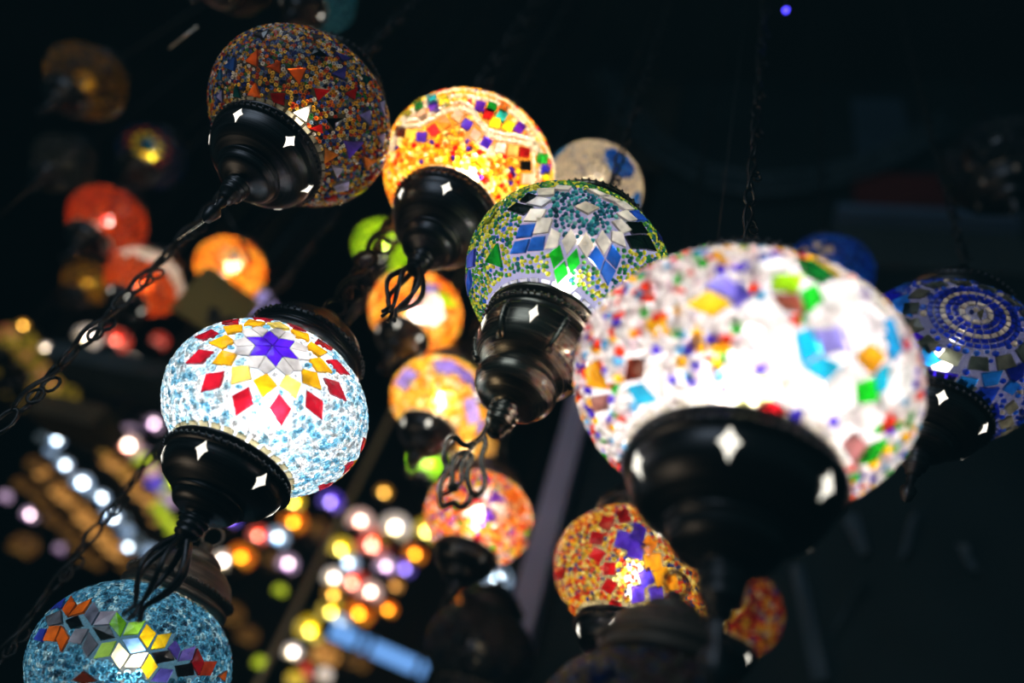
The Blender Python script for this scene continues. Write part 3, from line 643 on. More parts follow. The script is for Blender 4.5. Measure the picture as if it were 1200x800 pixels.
mid('blurred many-coloured lamp behind the open scrollwork pendant', 561, 607, 62, [('#f08828', 4), ('#e85020', 2), ('#f0c040', 2), ('#7040a8', 2), ('#f0d8c8', 2.5), ('#b01c30', 1), ('#58a820', .7)], [ring_quads((570, 590), 6, .05, .38, .8, ['#fff8f0', '#6030a8', '#f0f0ff', '#a81828', '#fff8f0', '#5828a0']), ring_rhombi((607, 590), 6, .0, .16, .34, .14, ['#e86818', '#f0a060', '#e87020']), ring_quads((620, 625), 5, .0, .2, .8, ['#90c020', '#b8d020'])], power=.95, s=.10, cutmat='glow_dim')
mid('tiny lime lamp peeping below the violet and gold lamp', 500, 542, 20, [('#90d020', 4), ('#c0f040', 3)], power=.8, R=.055, col=(1, 1, .8), s=.2)
mid('pale yellow lamp partly hidden behind the violet and gold lamp', 548, 522, 30, [('#e8b048', 4), ('#f0d080', 3)], power=.5, R=.065, s=.18)
mid('orange lamp with a blue centred flower, behind the yellow sign', 270, 315, 38, [('#ff9818', 4), ('#ffb840', 3), ('#e06010', 2)], [ring_quads((273, 303), 3, .0, .16, 1, ['#2878c8']), ring_quads((273, 303), 12, .2, .36, .9, ['#ffc040', '#ffe0a0']), ring_quads((273, 303), 14, .4, .56, .9, ['#d03c10', '#f07010'])], power=1.0, s=.16)
mid('orange lamp under a white pearl net, crossed by the long chain', 169, 331, 41, [('#f0d8c8', 4), ('#e8c8b0', 3), ('#fff0e8', 2)], zones=[('below', .02, [('#d85010', 3), ('#c04008', 2)])], power=.6, s=.17, grout='#402818')
mid('red orange lamp with a bright red glow, above the pearl net lamp', 126, 259, 41, [('#b83808', 4), ('#982c08', 3), ('#d04c10', 2)], [ring_quads((125, 257), 3, .0, .18, 1, ['#ff4848'])], power=.42, s=.16, cutmat='glow_dim')
mid('dark navy lamp with a small yellow and teal star, upper left', 177, 183, 36, [('#060c24', 4), ('#081434', 3)], [ring_quads((174, 168), 4, .02, .2, .9, ['#1880a0']), ring_rhombi((172, 170), 10, .2, .36, .52, .1, ['#f0c010', '#f0d830']), ring_rhombi((172, 170), 12, .5, .62, .78, .1, ['#a03010'])], power=.22, s=.16, bulb='bulb_dim', cutmat='glow_dim')
mid('faint gold lamp in the dark at far upper left', 101, 96, 42, [('#a07010', 4), ('#604408', 3), ('#d09818', 1)], power=.05, s=.17, bulb='bulb_dim', cutmat='glow_dim')
mid('dim off-white lamp crossed by a thin rod, far left', 76, 191, 33, [('#504c40', 4), ('#383830', 3)], power=.035, s=.17, bulb='bulb_dim', cutmat='glow_dim')
mid('faint amber lamp half in shadow left of the pearl net lamp', 103, 331, 25, [('#c89020', 4), ('#604008', 3)], [ring_quads((118, 333), 5, 0, .3, 1, ['#f0d030'])], power=.14, s=.2, bulb='bulb_dim', cutmat='glow_dim')
mid('lavender and white lamp just above the star lamp cap, right of the yellow sign', 292, 362, 30, [('#a8a0e0', 4), ('#e0d0e8', 3), ('#5080d0', 1.5)], power=.42, s=.2, col=(1, .95, 1))
# ------------------------------------------------------------------ far stalls: many small lit lamps, all out of focus
def far_glass(name, cols, strength=1.3, clear=.35):
    m, nt, o = newmat(name)
    tc = N(nt, 'TexCoord'); vo = N(nt, 'TexVoronoi', Scale=5.0); mp = N(nt, 'Mapping'); mp.inputs['Scale'].default_value = (16, 16, 16)
    L(nt, tc.outputs['Object'], mp.inputs[0]); L(nt, mp.outputs[0], vo.inputs['Vector'])
    sx = N(nt, 'SeparateColor'); L(nt, vo.outputs['Color'], sx.inputs[0])
    cr = N(nt, 'ValToRGB'); cr.color_ramp.interpolation = 'CONSTANT'; e = cr.color_ramp.elements
    for i, c in enumerate(cols):
        k = e[i] if i < 2 else e.new(i/len(cols))
        k.position = i/len(cols); k.color = (*lin(c), 1)
    L(nt, sx.outputs[0], cr.inputs[0])
    em = N(nt, 'Emission', Strength=strength); L(nt, cr.outputs[0], em.inputs['Color'])
    tp = N(nt, 'BsdfTransparent'); L(nt, cr.outputs[0], tp.inputs['Color'])
    gl = N(nt, 'BsdfGlossy', Roughness=.15); fr = N(nt, 'Fresnel', IOR=1.5)
    L(nt, mix(nt, fr.outputs[0], mix(nt, clear, em.outputs[0], tp.outputs[0]), gl.outputs[0]), o.inputs[0])
    m.cycles.emission_sampling = 'NONE'; return m
FG = {'white': far_glass('pale_lit_glass', ['#fff0e0', '#f0d8c8', '#ffe8b0', '#e8e0f0']), 'yellow': far_glass('yellow_lit_glass', ['#f0d010', '#e0b008', '#fff080', '#c89808']),
      'orange': far_glass('orange_lit_glass', ['#f08010', '#e06008', '#ffb030', '#d04008']), 'red': far_glass('red_lit_glass', ['#e02818', '#f05028', '#ffa090', '#c01810']),
      'violet': far_glass('violet_lit_glass', ['#5030d0', '#7050e0', '#9888f0', '#3818a0']), 'blue': far_glass('pale_blue_lit_glass', ['#90b8e0', '#c0d8f0', '#6090c8', '#e0f0ff']),
      'mauve': far_glass('mauve_lit_glass', ['#b090c0', '#d8b8d0', '#8860a0', '#f0d8e8']), 'lime': far_glass('lime_lit_glass', ['#b0d010', '#d8e820', '#80a008', '#f0f060']),
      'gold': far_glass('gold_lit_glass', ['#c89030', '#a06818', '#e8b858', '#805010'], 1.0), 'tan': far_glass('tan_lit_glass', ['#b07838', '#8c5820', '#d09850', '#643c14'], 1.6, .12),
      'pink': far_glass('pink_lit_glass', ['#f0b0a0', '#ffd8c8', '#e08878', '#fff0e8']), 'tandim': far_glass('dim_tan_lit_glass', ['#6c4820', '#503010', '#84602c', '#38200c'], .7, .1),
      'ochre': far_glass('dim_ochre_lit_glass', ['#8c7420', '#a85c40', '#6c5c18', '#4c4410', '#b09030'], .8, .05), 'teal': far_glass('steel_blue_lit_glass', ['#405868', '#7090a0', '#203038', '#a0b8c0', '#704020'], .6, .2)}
RF = .05
gm = MB(); bs = np.linspace(-.95, .95, 12); gm.lathe([(RF*math.cos(b), RF*.85*math.sin(b)) for b in bs], 20)
cm = MB(); cm.lathe([(RF*r, RF*(z+.02)) for r, z in PROF['bowl']]+[(.1*RF, -1.6*RF), (0, -1.65*RF)], 18)
tm = MB(); tm.lathe([(RF*r, RF*(z+.08)) for r, z in TOPCAP], 18)
bm2 = MB(); bm2.lathe([(0, .3*RF), (.22*RF, .22*RF), (.3*RF, 0), (.22*RF, -.22*RF), (0, -.3*RF)], 12)
cc2 = MB(); cc2.tube([(0, 0, 0), (0, 0, .5), (0, 0, 1)], .0016, 4)
first = None; USED = []
def free_depth(px, py, r, base):
    """nearest depth to the wanted one at which this lamp stands clear of the others"""
    best = None
    for k in range(110):
        d = base+(k+1)//2*.05*(1 if k % 2 else -1)
        if d < 1.9 or d > 4.6: continue
        p = P(px, py, d); q = r*d/F; ok = True; pen = 0
        for a, b in USED:
            v = p-a; l = math.hypot(v[0], v[1]); dz_ = abs(v[2])
            if l < (q+b)*1.02 and dz_ < (q+b)*1.9: ok = False; pen += (q+b)-l
        if ok: best = (0, d); break
        if best is None or pen < best[0]: best = (pen, d)
    USED.append((P(px, py, best[1]), r*best[1]/F)); return best[1]
def far_lamp(label, px, py, r, col, bulb='bulb_far', depth=None, group=None, bs_=1.0):
    global first
    d = free_depth(px, py, r, depth or 3.4); k = r*d/F/RF; loc = P(px, py, d)
    if first is None:
        root = thing('small_mosaic_lamp', label, 'lamp', loc, group)
        parts = [gm.build('glass_globe', FG[col], root), cm.build('bottom_cap', M['iron'], root), tm.build('top_cap', M['iron'], root), bm2.build('bulb', M[bulb], root), cc2.build('cord', M['iron'], root)]
        first = root
    else:
        root = first.copy(); C.objects.link(root); root.location = [float(x) for x in loc]; root['label'] = label
        if 'group' in root: del root['group']
        if group: root['group'] = group
        parts = []
        for ch in [c for c in first.children]:
            n = ch.copy(); C.objects.link(n); n.parent = root; parts.append(n)
        parts = {p.name.split('.')[0]: p for p in parts}
        parts = [parts[x] for x in ('glass_globe', 'bottom_cap', 'top_cap', 'bulb', 'cord')]
    root.scale = (k, k, k)
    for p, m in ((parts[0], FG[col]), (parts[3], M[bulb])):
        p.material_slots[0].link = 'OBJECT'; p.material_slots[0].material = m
    parts[3].scale = (bs_,)*3
    parts[4].location = (0, 0, 1.3*RF); parts[4].scale = (1/k, 1/k, (CEIL-loc[2])/k-1.3*RF)
    return root
FARL = [  # pixel centre, radius, glass colour, label
 (422, 611, 15, 'pink', 'small peach lamp, first bright glow right of the thin brass pole'),
 (463, 618, 17, 'white', 'small cream lamp beside the peach one, left of the many-coloured lamp'),
 (500, 622, 15, 'yellow', 'small pale yellow lamp touching the left side of the many-coloured lamp'),
 (400, 643, 14, 'yellow', 'bright lemon yellow lamp left of the red and white one'),
 (437, 638, 21, 'red', 'red and white lamp, widest of the blurred cluster in the lower middle'),
 (408, 660, 12, 'blue', 'pale blue lamp under the lemon yellow one'),
 (452, 664, 12, 'mauve', 'white lamp with a magenta rim, left of the violet one'),
 (475, 666, 10, 'violet', 'small deep violet lamp in the lower middle cluster'),
 (486, 649, 12, 'orange', 'amber lamp above the deep violet one'),
 (391, 677, 12, 'white', 'cream white lamp left of the big red glow'),
 (391, 696, 11, 'gold', 'pale gold lamp under the cream white one, beside the brass pole'),
 (413, 682, 17, 'red', 'scarlet lamp glowing at the heart of the lower middle cluster'),
 (434, 694, 13, 'pink', 'pink white lamp at the lower right of the scarlet one'),
 (463, 686, 8, 'tan', 'tiny tan lamp under the deep violet one'),
 (388, 716, 14, 'yellow', 'yellow white lamp left of the yellow orange one'),
 (421, 718, 16, 'orange', 'yellow orange lamp above the tube light'),
 (455, 714, 9, 'orange', 'small plain orange lamp at the right end of its row above the tube light'),
 (364, 738, 17, 'yellow', 'soft yellow lamp just left of the tube light'),
 (396, 733, 14, 'blue', 'bluish white lamp resting over the left end of the tube light'),
 (343, 764, 10, 'white', 'small round white lamp below the soft yellow one'),
 (381, 768, 16, 'tan', 'dim tan lamp below the left end of the tube light'),
 (360, 787, 11, 'red', 'dim red lamp at the bottom edge, left of the tube light'),
 (346, 796, 10, 'yellow', 'small yellow lamp on the bottom edge beside the dim red one'),
 (380, 791, 9, 'white', 'small white lamp at the bottom edge under the dim tan one'),
 (337, 661, 11, 'mauve', 'white lamp with a magenta edge, left of the brass pole'),
 (344, 611, 14, 'orange', 'amber lamp just right of the ice blue lamp underside'),
 (344, 588, 11, 'yellow', 'pale yellow lamp touching the lower edge of the ice blue lamp'),
 (388, 588, 13, 'violet', 'violet lamp right of the ice blue lamp, by the top of the brass pole'),
 (450, 577, 8, 'gold', 'tiny gold lamp high above the peach one'),
 (325, 630, 12, 'blue', 'pale blue lamp next to the red and white pair under the ice blue lamp'),
 (303, 627, 11, 'red', 'small red lamp with a white core under the ice blue lamp cap'),
 (261, 657, 11, 'white', 'white lamp right of the brown top cap at lower left'),
 (283, 652, 15, 'orange', 'orange lamp paired with the white one beside the brown top cap'),
 (271, 607, 10, 'violet', 'small violet lamp right under the ice blue lamp cap'),
 (583, 679, 15, 'blue', 'blue white lamp below the many-coloured lamp, beside the post'),
 (548, 708, 12, 'orange', 'small orange and white lamp above the unlit dark lamp'),
 (305, 777, 8, 'lime', 'faint yellow green lamp alone in the dark near the bottom edge'),
 (207, 566, 13, 'lime', 'bright lime lamp left of the ice blue lamp cap'),
 (180, 497, 9, 'mauve', 'lilac white lamp at the left side of the ice blue lamp'),
 (103, 395, 13, 'white', 'warm white lamp crossed by the long chain at left'),
 (138, 399, 13, 'red', 'orange red lamp with a white core, right of the warm white one'),
 (187, 400, 9, 'red', 'dim scarlet lamp left of the yellow sign base'),
 (138, 421, 6, 'pink', 'tiny pinkish lamp under the orange red one'),
 (155, 424, 8, 'white', 'small round cream lamp right of the tiny pinkish one'),
 (175, 455, 9, 'gold', 'small golden lamp left of the ice blue lamp above the shelf'),
 (35, 603, 8, 'mauve', 'small lilac pink lamp in the dark at the lower left'),
 (6, 582, 7, 'mauve', 'dim lilac lamp at the very left edge'),
 (72, 643, 7, 'mauve', 'faint mauve lamp left of the second chain foot'),
 (448, 632, 7, 'gold', 'faint brassy lamp in front of the red and white one'),
 (328, 692, 7, 'lime', 'faint olive lamp left of the brass pole, low down'),
 (28, 640, 15, 'tandim', 'very dim brown lamp in the lower left dark'),
 (270, 720, 15, 'tandim', 'very dim brown lamp right of the teal lamp'),
 (290, 745, 12, 'tandim', 'very dim brown lamp above the faint yellow green one'),
 (420, 775, 14, 'tandim', 'very dim brown lamp under the middle of the tube light'),
 (320, 655, 12, 'tandim', 'very dim brown lamp between the orange and the magenta edged ones'),
 (372, 620, 12, 'tandim', 'very dim brown lamp crossing behind the brass pole'),
]
DEEP = {}
for i, (x, y, r, col, lab) in enumerate(FARL):
    far_lamp(lab, x, y, r*1.08, col, 'bulb_dim' if 'dim' in lab or 'faint' in lab else 'bulb_far', depth=2.9+.9*((i*37) % 10)/10, group='small blurred lamps of the far stalls', bs_=.95 if r < 12 else .8)
# receding rows of glassware lamps on the left
def row(p0, p1, n, r0, r1, col, label, group, d0, d1, bulb='bulb_dim', alt=None, jit=4):
    for k in range(n):
        t = (k+.5)/n; x = p0[0]+(p1[0]-p0[0])*t+random.uniform(-jit, jit); y = p0[1]+(p1[1]-p0[1])*t+random.uniform(-jit, jit)
        cl = alt[k % len(alt)] if alt else col
        far_lamp(label, x, y, r0+(r1-r0)*t, cl, bulb, depth=1/(1/d0+(1/d1-1/d0)*t), group=group, bs_=.7)
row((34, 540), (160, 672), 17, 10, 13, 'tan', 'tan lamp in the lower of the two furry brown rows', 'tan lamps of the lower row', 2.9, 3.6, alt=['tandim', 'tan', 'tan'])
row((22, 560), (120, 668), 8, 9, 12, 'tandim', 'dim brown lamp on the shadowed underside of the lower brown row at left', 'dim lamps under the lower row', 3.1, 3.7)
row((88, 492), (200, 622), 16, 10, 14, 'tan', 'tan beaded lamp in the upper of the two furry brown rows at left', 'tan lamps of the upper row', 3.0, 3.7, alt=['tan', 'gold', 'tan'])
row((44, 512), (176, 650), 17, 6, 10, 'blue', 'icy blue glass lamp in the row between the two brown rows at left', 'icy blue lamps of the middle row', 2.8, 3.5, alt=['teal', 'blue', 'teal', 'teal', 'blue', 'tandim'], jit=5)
for x, y, r in ((66, 516, 9), (90, 563, 11), (102, 568, 10), (119, 582, 9), (132, 605, 10), (150, 641, 8), (76, 544, 8)):
    pass
row((146, 512), (206, 596), 11, 12, 10, 'mauve', 'mauve, pink or yellow lamp in the short crowded row left of the ice blue lamp', 'mauve lamps of the short row', 3.1, 3.5, alt=['mauve', 'pink', 'violet', 'mauve', 'lime'], jit=8)
for x, y, r, lab in ((66, 516, 9, 'first, at its head'), (96, 566, 13, 'widest, in its middle'), (119, 583, 9, 'just right of the widest'), (132, 606, 11, 'beside the second chain'), (150, 641, 8, 'small and round at its foot'), (76, 545, 9, 'left of the widest')):
    far_lamp('brilliant white lamp of the icy blue row, '+lab, x, y, r*.9, 'blue', 'bulb_far', depth=2.75, group='brilliant lamps of the icy row', bs_=1.1)
far_lamp('brilliant pinkish white lamp at the head of the short crowded row', 150, 522, 14, 'pink', 'bulb_far', depth=2.9, bs_=1.1)
far_lamp('round bright white lamp just above the short crowded row', 134, 508, 8, 'white', 'bulb_far', depth=2.9, bs_=1.1)
row((180, 592), (206, 632), 4, 9, 10, 'lime', 'lemon yellow lamp at the foot of the short crowded row', 'lemon lamps of the short row', 3.0, 3.2)
# ochre and rose lamps of the stall at the far left edge
row((14, 392), (66, 470), 4, 24, 27, 'ochre', 'large dim ochre and rose lamp at the left edge, crossed by the long chain', 'ochre lamps at the left edge', 2.2, 2.4, jit=4)
row((0, 420), (30, 470), 2, 20, 24, 'ochre', 'dim ochre lamp on the very left edge above the chain end', 'ochre lamps on the very left edge', 2.4, 2.5, jit=4)
far_lamp('small glowing white bulb lamp over the ochre ones at the left edge', 55, 409, 7, 'white', depth=2.1, bs_=1.2)
far_lamp('smaller pale bulb lamp higher over the ochre ones at the left edge', 27, 381, 6, 'gold', depth=2.1, bs_=1.2)

# ------------------------------------------------------------------ chains, pins, pole, sign, tube light
def chain_thing(label, px, py, d, z0, w=.009):
    p = P(px, py, d); mb = MB(); chain_mesh(mb, 0, CEIL-z0, w, w*.19)
    o = mb.build('hanging_chain', M['iron'], None, (p[0], p[1], z0)); tag(o, label, 'chain'); return o
chain_thing('long twisted iron chain with heart scrolls, crossing the upper left diagonally', 128, 368, .62, 1.45, .0095)
chain_thing('second scrolled iron chain, running down left from the ice blue lamp cap', 122, 608, .70, 1.45, .0085)
def pin(label, p0, p1, d, r, mat, bend=0.):
    a, b = P(*p0, d), P(*p1, d); a = np.array([b[0], b[1], a[2]])if False else a
    mb = MB(); mb.tube([a-a, (b-a)*.5+np.array([bend, 0, 0]), b-a], r, 6); mb.lathe([(0, -2*r), (1.8*r, 0), (0, 2*r)], 8)
    o = mb.build('hanging_pin', M[mat], None, a); tag(o, label, 'pin'); return o
M['steel'] = metal_mat('bright_steel', (.75, .68, .58), .3, .6)
pin('bright steel pin hanging from the tip of the upper left lamp cap', (256, 236), (208, 281), .55, .0011, 'steel', .004)
pin('short steel pin hanging in the dark at the top left', (230, 32), (198, 57), .8, .0011, 'steel')
pin('thin grey rod slanting across the dark at the far left edge', (92, 172), (0, 252), .9, .0017, 'iron')
pin('thin grey rod slanting down right behind the tip of the upper left lamp', (262, 244), (296, 305), .95, .0018, 'iron')
p = P(380, 645, 2.3); mb = MB(); mb.lathe([(.0095, 0), (.0095, CEIL)], 10)
po = mb.build('brass_pole', M['brass'], None, (p[0], p[1], 0)); tag(po, 'thin brass pole standing among the small blurred lamps, lower middle', 'pole')
# square yellow sign
n_ = np.array([.37, .93, 0]); n_ /= np.linalg.norm(n_); w_ = np.array([.93, -.37, 0]); w_ /= np.linalg.norm(w_)
tl_, bl_, tr_ = P(242, 312, 1.25), P(203, 365, 1.25), P(288, 377, 1.25)
up = np.array([0, 0, 1.]); hh = np.linalg.norm(tl_-bl_)*1.0
e1 = tr_-tl_; e1[2] = 0; ww = np.linalg.norm(e1)*1.02; e1 /= np.linalg.norm(e1)
nrm = np.cross(e1, up)
sgn = thing('square_sign', 'dim yellow square sign with a dark zigzag mark, behind the star lamp', 'sign', tl_)
mb = MB(); mb.box(e1*ww/2-up*hh*.55, ww, .006, hh*1.1, [e1, -nrm, up]); mb.build('sign_board', paint('yellow_sign_paint', (.20, .15, .04), .7, 5, .15), sgn)
mb = MB()
zz = [(.42, -.62), (.55, -.55), (.66, -.68), (.80, -.50), (.92, -.66), (.84, -.78), (.74, -.95), (.66, -.80), (.56, -.93)]
c0 = nrm*.0042 if nrm@(CAM-tl_) > 0 else -nrm*.0042
mb.add([e1*ww*x+up*hh*y*1.1+c0 for x, y in zz], [tuple(range(len(zz)))], smooth=False); mb.build('zigzag_mark', paint('dull_black_paint', (.01, .01, .01)), sgn)
mb = MB(); 
for s in (.15, .85): mb.tube([e1*ww*s, e1*ww*s+up*.6, e1*ww*s+up*(CEIL-tl_[2])], .0015, 5)
mb.build('hanging_wire', M['iron'], sgn)
# tube light
a_, b_ = P(382, 735, 2.4), P(508, 790, 2.4)
M['tubeglow'] = emis('blue_tube_glow', lin('#74acf4'), .95, False)
t = thing('tube_light', 'glowing blue fluorescent tube with dark clips at the bottom edge', 'light', a_)
d_ = b_-a_; ln = np.linalg.norm(d_); d_ /= ln
mb = MB(); mb.tube([d_*0.02, d_*ln*.5, d_*(ln-.02)], .028, 16); mb.build('tube', M['tubeglow'], t)
ys = np.cross(d_, [0, 0, 1.]); ys /= np.linalg.norm(ys); zs = np.cross(ys, d_)
for tt in (.36, .9):
    mb = MB()
    mb.tube([d_*(ln*tt-.02)+(ys*math.cos(x)+zs*math.sin(x))*.033 for x in np.arange(16)*2*PI/16], .010, 6, True)
    mb.tube([d_*(ln*tt+.02)+(ys*math.cos(x)+zs*math.sin(x))*.033 for x in np.arange(16)*2*PI/16], .010, 6, True)
    mb.build('clip', M['iron'], t)
for tt in (0, 1):
    mb = MB(); mb.tube([d_*(ln*tt-.02), d_*(ln*tt+.02)], .031, 16); mb.build('end_cap', M['iron'], t)
mb = MB(); mb.tube([d_*ln*.36+up*.04, d_*ln*.36+up*1., d_*ln*.36+up*(CEIL-a_[2])], .004, 6); mb.tube([d_*ln*.9+up*.04, d_*ln*.9+up*1., d_*ln*.9+up*(CEIL-b_[2]+.15)], .004, 6); mb.build('suspension_wire', M['iron'], t)
# violet pilot light up under the ceiling
p = P(921, 12, .8)
M['led'] = emis('violet_glow', lin('#4a40ff'), 4, False)
t = thing('pilot_light', 'tiny violet blue pilot light alone in the dark at the top', 'light', p)
mb = MB(); mb.lathe([(0, -.004), (.0026, -.003), (.0036, 0), (.0026, .003), (0, .004)], 14); mb.build('lens', M['led'], t)
mb = MB(); mb.lathe([(.0028, .003), (.0034, .004), (.003, .012), (0, .013)], 14); mb.build('housing', M['iron'], t)
mb = MB(); mb.tube([(0, 0, .012), (0, 0, 1), (0, 0, CEIL-p[2])], .0006, 5); mb.build('wire', M['iron'], t)

# ------------------------------------------------------------------ the place: dark shop wall at right, open bazaar at left
D1 = 1.5
def wallpt(px, py, D=D1):
    r = ray(px, py); return CAM+r*(D/(r@n_))
def wl(p): return (p-CAM)@w_
post = wallpt(650, 610); pw = wl(post)
wallm = paint('dark_teal_plaster', (.012, .020, .022), .8, 3, .4)
mb = MB(); c = CAM+n_*(D1+.1)+w_*(pw+.05+1.75); mb.box((c[0], c[1], CEIL/2), 3.5, .2, CEIL, [w_, n_, up]); struct('wall_right', mb, wallm)
mb = MB(); c = CAM+n_*4.6; mb.box((c[0], c[1], CEIL/2), 30, .2, CEIL, [w_, n_, up]); struct('wall_back', mb, wallm)
mb = MB(); mb.box((-2, 4, -.05), 30, 20, .1); struct('floor', mb, paint('dark_stone_floor', (.03, .03, .032)))
mb = MB(); mb.box((-2, 4, CEIL+.05), 30, 20, .1); struct('ceiling', mb, paint('dark_painted_ceiling', (.010, .017, .019), .9, 2, .4))
mb = MB(); c = post-n_*.04; pz = wallpt(705, 400)[2]; mb.box((c[0], c[1], pz/2), .058, .08, pz, [w_, n_, up]); o = struct('trim_1', mb, paint('lilac_grey_post_paint', (.45, .41, .60), .5, 4, .15)); o['label'] = 'lilac grey corner post of the shop wall'
# high window, ledge and red board on the shop wall
def wallrect(name, x0, y0, x1, y1, th, mat, off=.0):
    a, b = wallpt(x0, y1), wallpt(x1, y0); wa, wb = sorted((wl(wallpt(x0, (y0+y1)/2)), wl(wallpt(x1, (y0+y1)/2))))
    za, zb = sorted((wallpt((x0+x1)/2, y1)[2], wallpt((x0+x1)/2, y0)[2]))
    c = CAM+n_*(D1-th/2-off)+w_*(wa+wb)/2; mb = MB(); mb.box((c[0], c[1], (za+zb)/2), wb-wa, th, zb-za, [w_, n_, up]); return mb.build(name, mat)
o = wallrect('window_1', 1000, 120, 1062, 188, .02, paint('dim_blue_glass', (.055, .085, .125), .5, 2, .2)); o['kind'] = 'structure'
o = wallrect('trim_2', 978, 261, 1190, 269, .06, paint('slate_blue_ledge', (.12, .18, .28), .6, 5, .2)); o['kind'] = 'structure'
o = wallrect('fascia_board', 1000, 212, 1110, 258, .03, paint('dark_red_board', (.12, .016, .014), .7, 4, .3)); tag(o, 'dark red board fixed to the wall above the slate blue ledge', 'board')
o = wallrect('grey_panel', 975, 274, 1200, 320, .02, paint('dark_grey_panel', (.05, .062, .062), .7, 5, .2)); tag(o, 'dark grey panel on the wall under the slate blue ledge', 'panel')
for i, (x0, x1) in enumerate(((615, 660), (665, 705), (710, 790))): 
    o = wallrect('plank', x0 if i else 690, 85+i*10, x1 if i else 700, 200, .02, paint('dark_wood_%s' % 'abc'[i], (.045, .038, .028), .7, 6, .4)) if i == 2 else None
    if o: tag(o, 'faint dark wooden plank on the wall behind the green lamp', 'plank')
# wrought iron arch of scrolls hanging on the shop wall
mb = MB(); A = [(700, 60), (725, 120), (770, 170), (830, 205), (890, 216), (950, 210), (1010, 195), (1060, 172), (1110, 140)]
A = np.array(A, float); k = np.linspace(0, len(A)-1, 60); ax = np.interp(k, range(len(A)), A[:, 0]); ay = np.interp(k, range(len(A)), A[:, 1])
top_ = np.array([wallpt(x, y-10, D1-.06) for x, y in zip(ax, ay)]); bot_ = np.array([wallpt(x, y+12, D1-.06) for x, y in zip(ax, ay)])
base = top_[0].copy()
mb.tube(top_-base, .007, 6); mb.tube(bot_-base, .007, 6)
for i in range(1, 59, 2):
    c = (top_[i]+bot_[i])/2-base; r = np.linalg.norm(top_[i]-bot_[i])/2
    mb.tube([c+(w_*math.cos(x)+up*math.sin(x))*r*.85 for x in np.arange(10)*2*PI/10], .0045, 5, True)
    mb.tube([c+(w_*math.cos(x)*.5+up*math.sin(x))*r*.5 for x in np.arange(8)*2*PI/8], .0035, 5, True)
for i in (0, 59): mb.tube([top_[i]-base, top_[i]-base+n_*.07], .006, 6)
o = mb.build('iron_garland', paint('dusty_iron', (.06, .09, .11), .6, 20, .4), None, base); tag(o, 'swag of black wrought iron scrollwork on the dark wall at upper right', 'ironwork')
# folded grey blue cloths low on the shop wall
cl = paint('dim_grey_blue_cloth', (.07, .10, .13), .85, 9, .3)
def cloth(label, pts, sag=.03):
    b = wallpt(*pts[0], D1-.01); mb = MB(); pp = [wallpt(x, y, D1-.01) for x, y in pts]; nn = 8
    g = []
    for i in range(nn+1):
        for j in range(nn+1):
            u, v = i/nn, j/nn; p = (pp[0]*(1-u)+pp[1]*u)*(1-v)+(pp[3]*(1-u)+pp[2]*u)*v
            g.append(p-n_*(.012+sag*math.sin(PI*u)*(.5+.5*math.sin(5*u+3*v)))-b)
    fs = [(i*(nn+1)+j, (i+1)*(nn+1)+j, (i+1)*(nn+1)+j+1, i*(nn+1)+j+1) for i in range(nn) for j in range(nn)]
    mb.add(g, fs); o = mb.build('draped_cloth', cl, None, b); tag(o, label, 'cloth', 'cloths hung on the dark wall at lower right')
cloth('pale strip of grey blue cloth slanting down from the edge of the largest lamp', [(985, 612), (1005, 605), (1016, 650), (1008, 655)])
cloth('grey blue cloth folded into a long wedge, below right of the largest lamp', [(925, 670), (940, 665), (972, 800), (950, 800)])
cloth('grey blue cloth strip leaning left, right of the long wedge', [(1010, 680), (1006, 690), (972, 752), (980, 730)])
cloth('grey blue cloth strip under the cap of the blue lamp', [(1063, 612), (1078, 600), (1062, 650), (1052, 660)])
cloth('grey blue cloth corner below the right of the blue lamp cap', [(1118, 640), (1140, 660), (1146, 680), (1130, 665)])
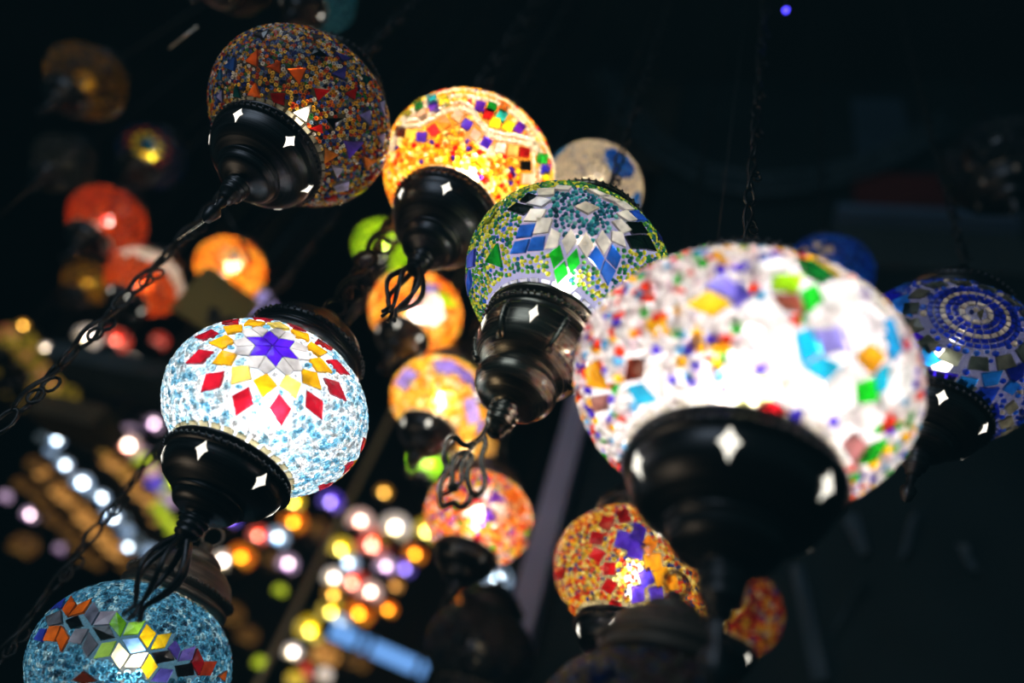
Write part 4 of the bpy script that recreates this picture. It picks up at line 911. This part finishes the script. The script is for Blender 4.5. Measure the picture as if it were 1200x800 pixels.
# shelf boards of the far stall
def bar(name, p0, p1, d0, d1, hgt, dep, mat, label):
    a, b = P(*p0, d0), P(*p1, d1); b[2] = a[2]; e = b-a; ln = np.linalg.norm(e); e /= ln; y = np.cross(up, e)
    mb = MB(); mb.box(e*ln/2, ln, dep, hgt, [e, y, up]); 
    for s in (.06, .94): mb.tube([e*ln*s, e*ln*s+up*1., e*ln*s+up*(CEIL-a[2])], .004, 5)
    o = mb.build(name, mat, None, a); tag(o, label, 'shelf'); return o
bar('stall_shelf', (70, 425), (215, 440), 1.8, 1.75, .05, .12, paint('slate_shelf_paint', (.05, .065, .075), .6), 'slate grey shelf board hung left of the ice blue lamp')
bar('stall_shelf', (55, 486), (140, 492), 1.8, 1.78, .06, .12, paint('brown_shelf_wood', (.09, .065, .035), .6), 'brown wooden shelf board hung under the slate grey one at left')
# ------------------------------------------------------------------ light and look
def area(name, loc, target, size, e, col):
    l = bpy.data.lights.new(name, 'AREA'); l.size = size; l.energy = e; l.color = col
    o = bpy.data.objects.new(name, l); C.objects.link(o); o.location = loc
    o.rotation_euler = (Vector(target)-Vector(loc)).to_track_quat('-Z', 'Y').to_euler(); return o
area('cool_fill_light', (-1.2, -1.0, 2.6), (0, .5, 2.0), 1.0, 10, (.65, .82, 1))  # added cool fill for highlights on caps and beads, no fixture there
area('warm_fill_light', (-1.3, .6, .6), (0, .55, 1.9), .5, 3.0, (1, .8, .55))  # added warm fill from lower left to brighten the cap flanks
w = bpy.data.worlds.new('world'); bpy.context.scene.world = w; w.use_nodes = True
w.node_tree.nodes['Background'].inputs[0].default_value = (.35, .75, .85, 1); w.node_tree.nodes['Background'].inputs[1].default_value = .05
sc = bpy.context.scene
sc.view_settings.view_transform = 'Standard'; sc.view_settings.look = 'None'; sc.view_settings.exposure = 0
sc.view_settings.use_curve_mapping = True          # the photograph's slightly lifted, teal shadows
cmap = sc.view_settings.curve_mapping
for i, v in enumerate((.0008, .0030, .0040)): cmap.curves[i].points[0].location = (0, v)
cmap.update()
sc.cycles.max_bounces = 6; sc.cycles.transparent_max_bounces = 12; sc.cycles.diffuse_bounces = 2; sc.cycles.glossy_bounces = 2; sc.cycles.transmission_bounces = 4
sc.cycles.use_denoising = True; sc.cycles.denoising_prefilter = 'ACCURATE'; sc.cycles.sample_clamp_indirect = 3; sc.cycles.caustics_reflective = False; sc.cycles.caustics_refractive = False
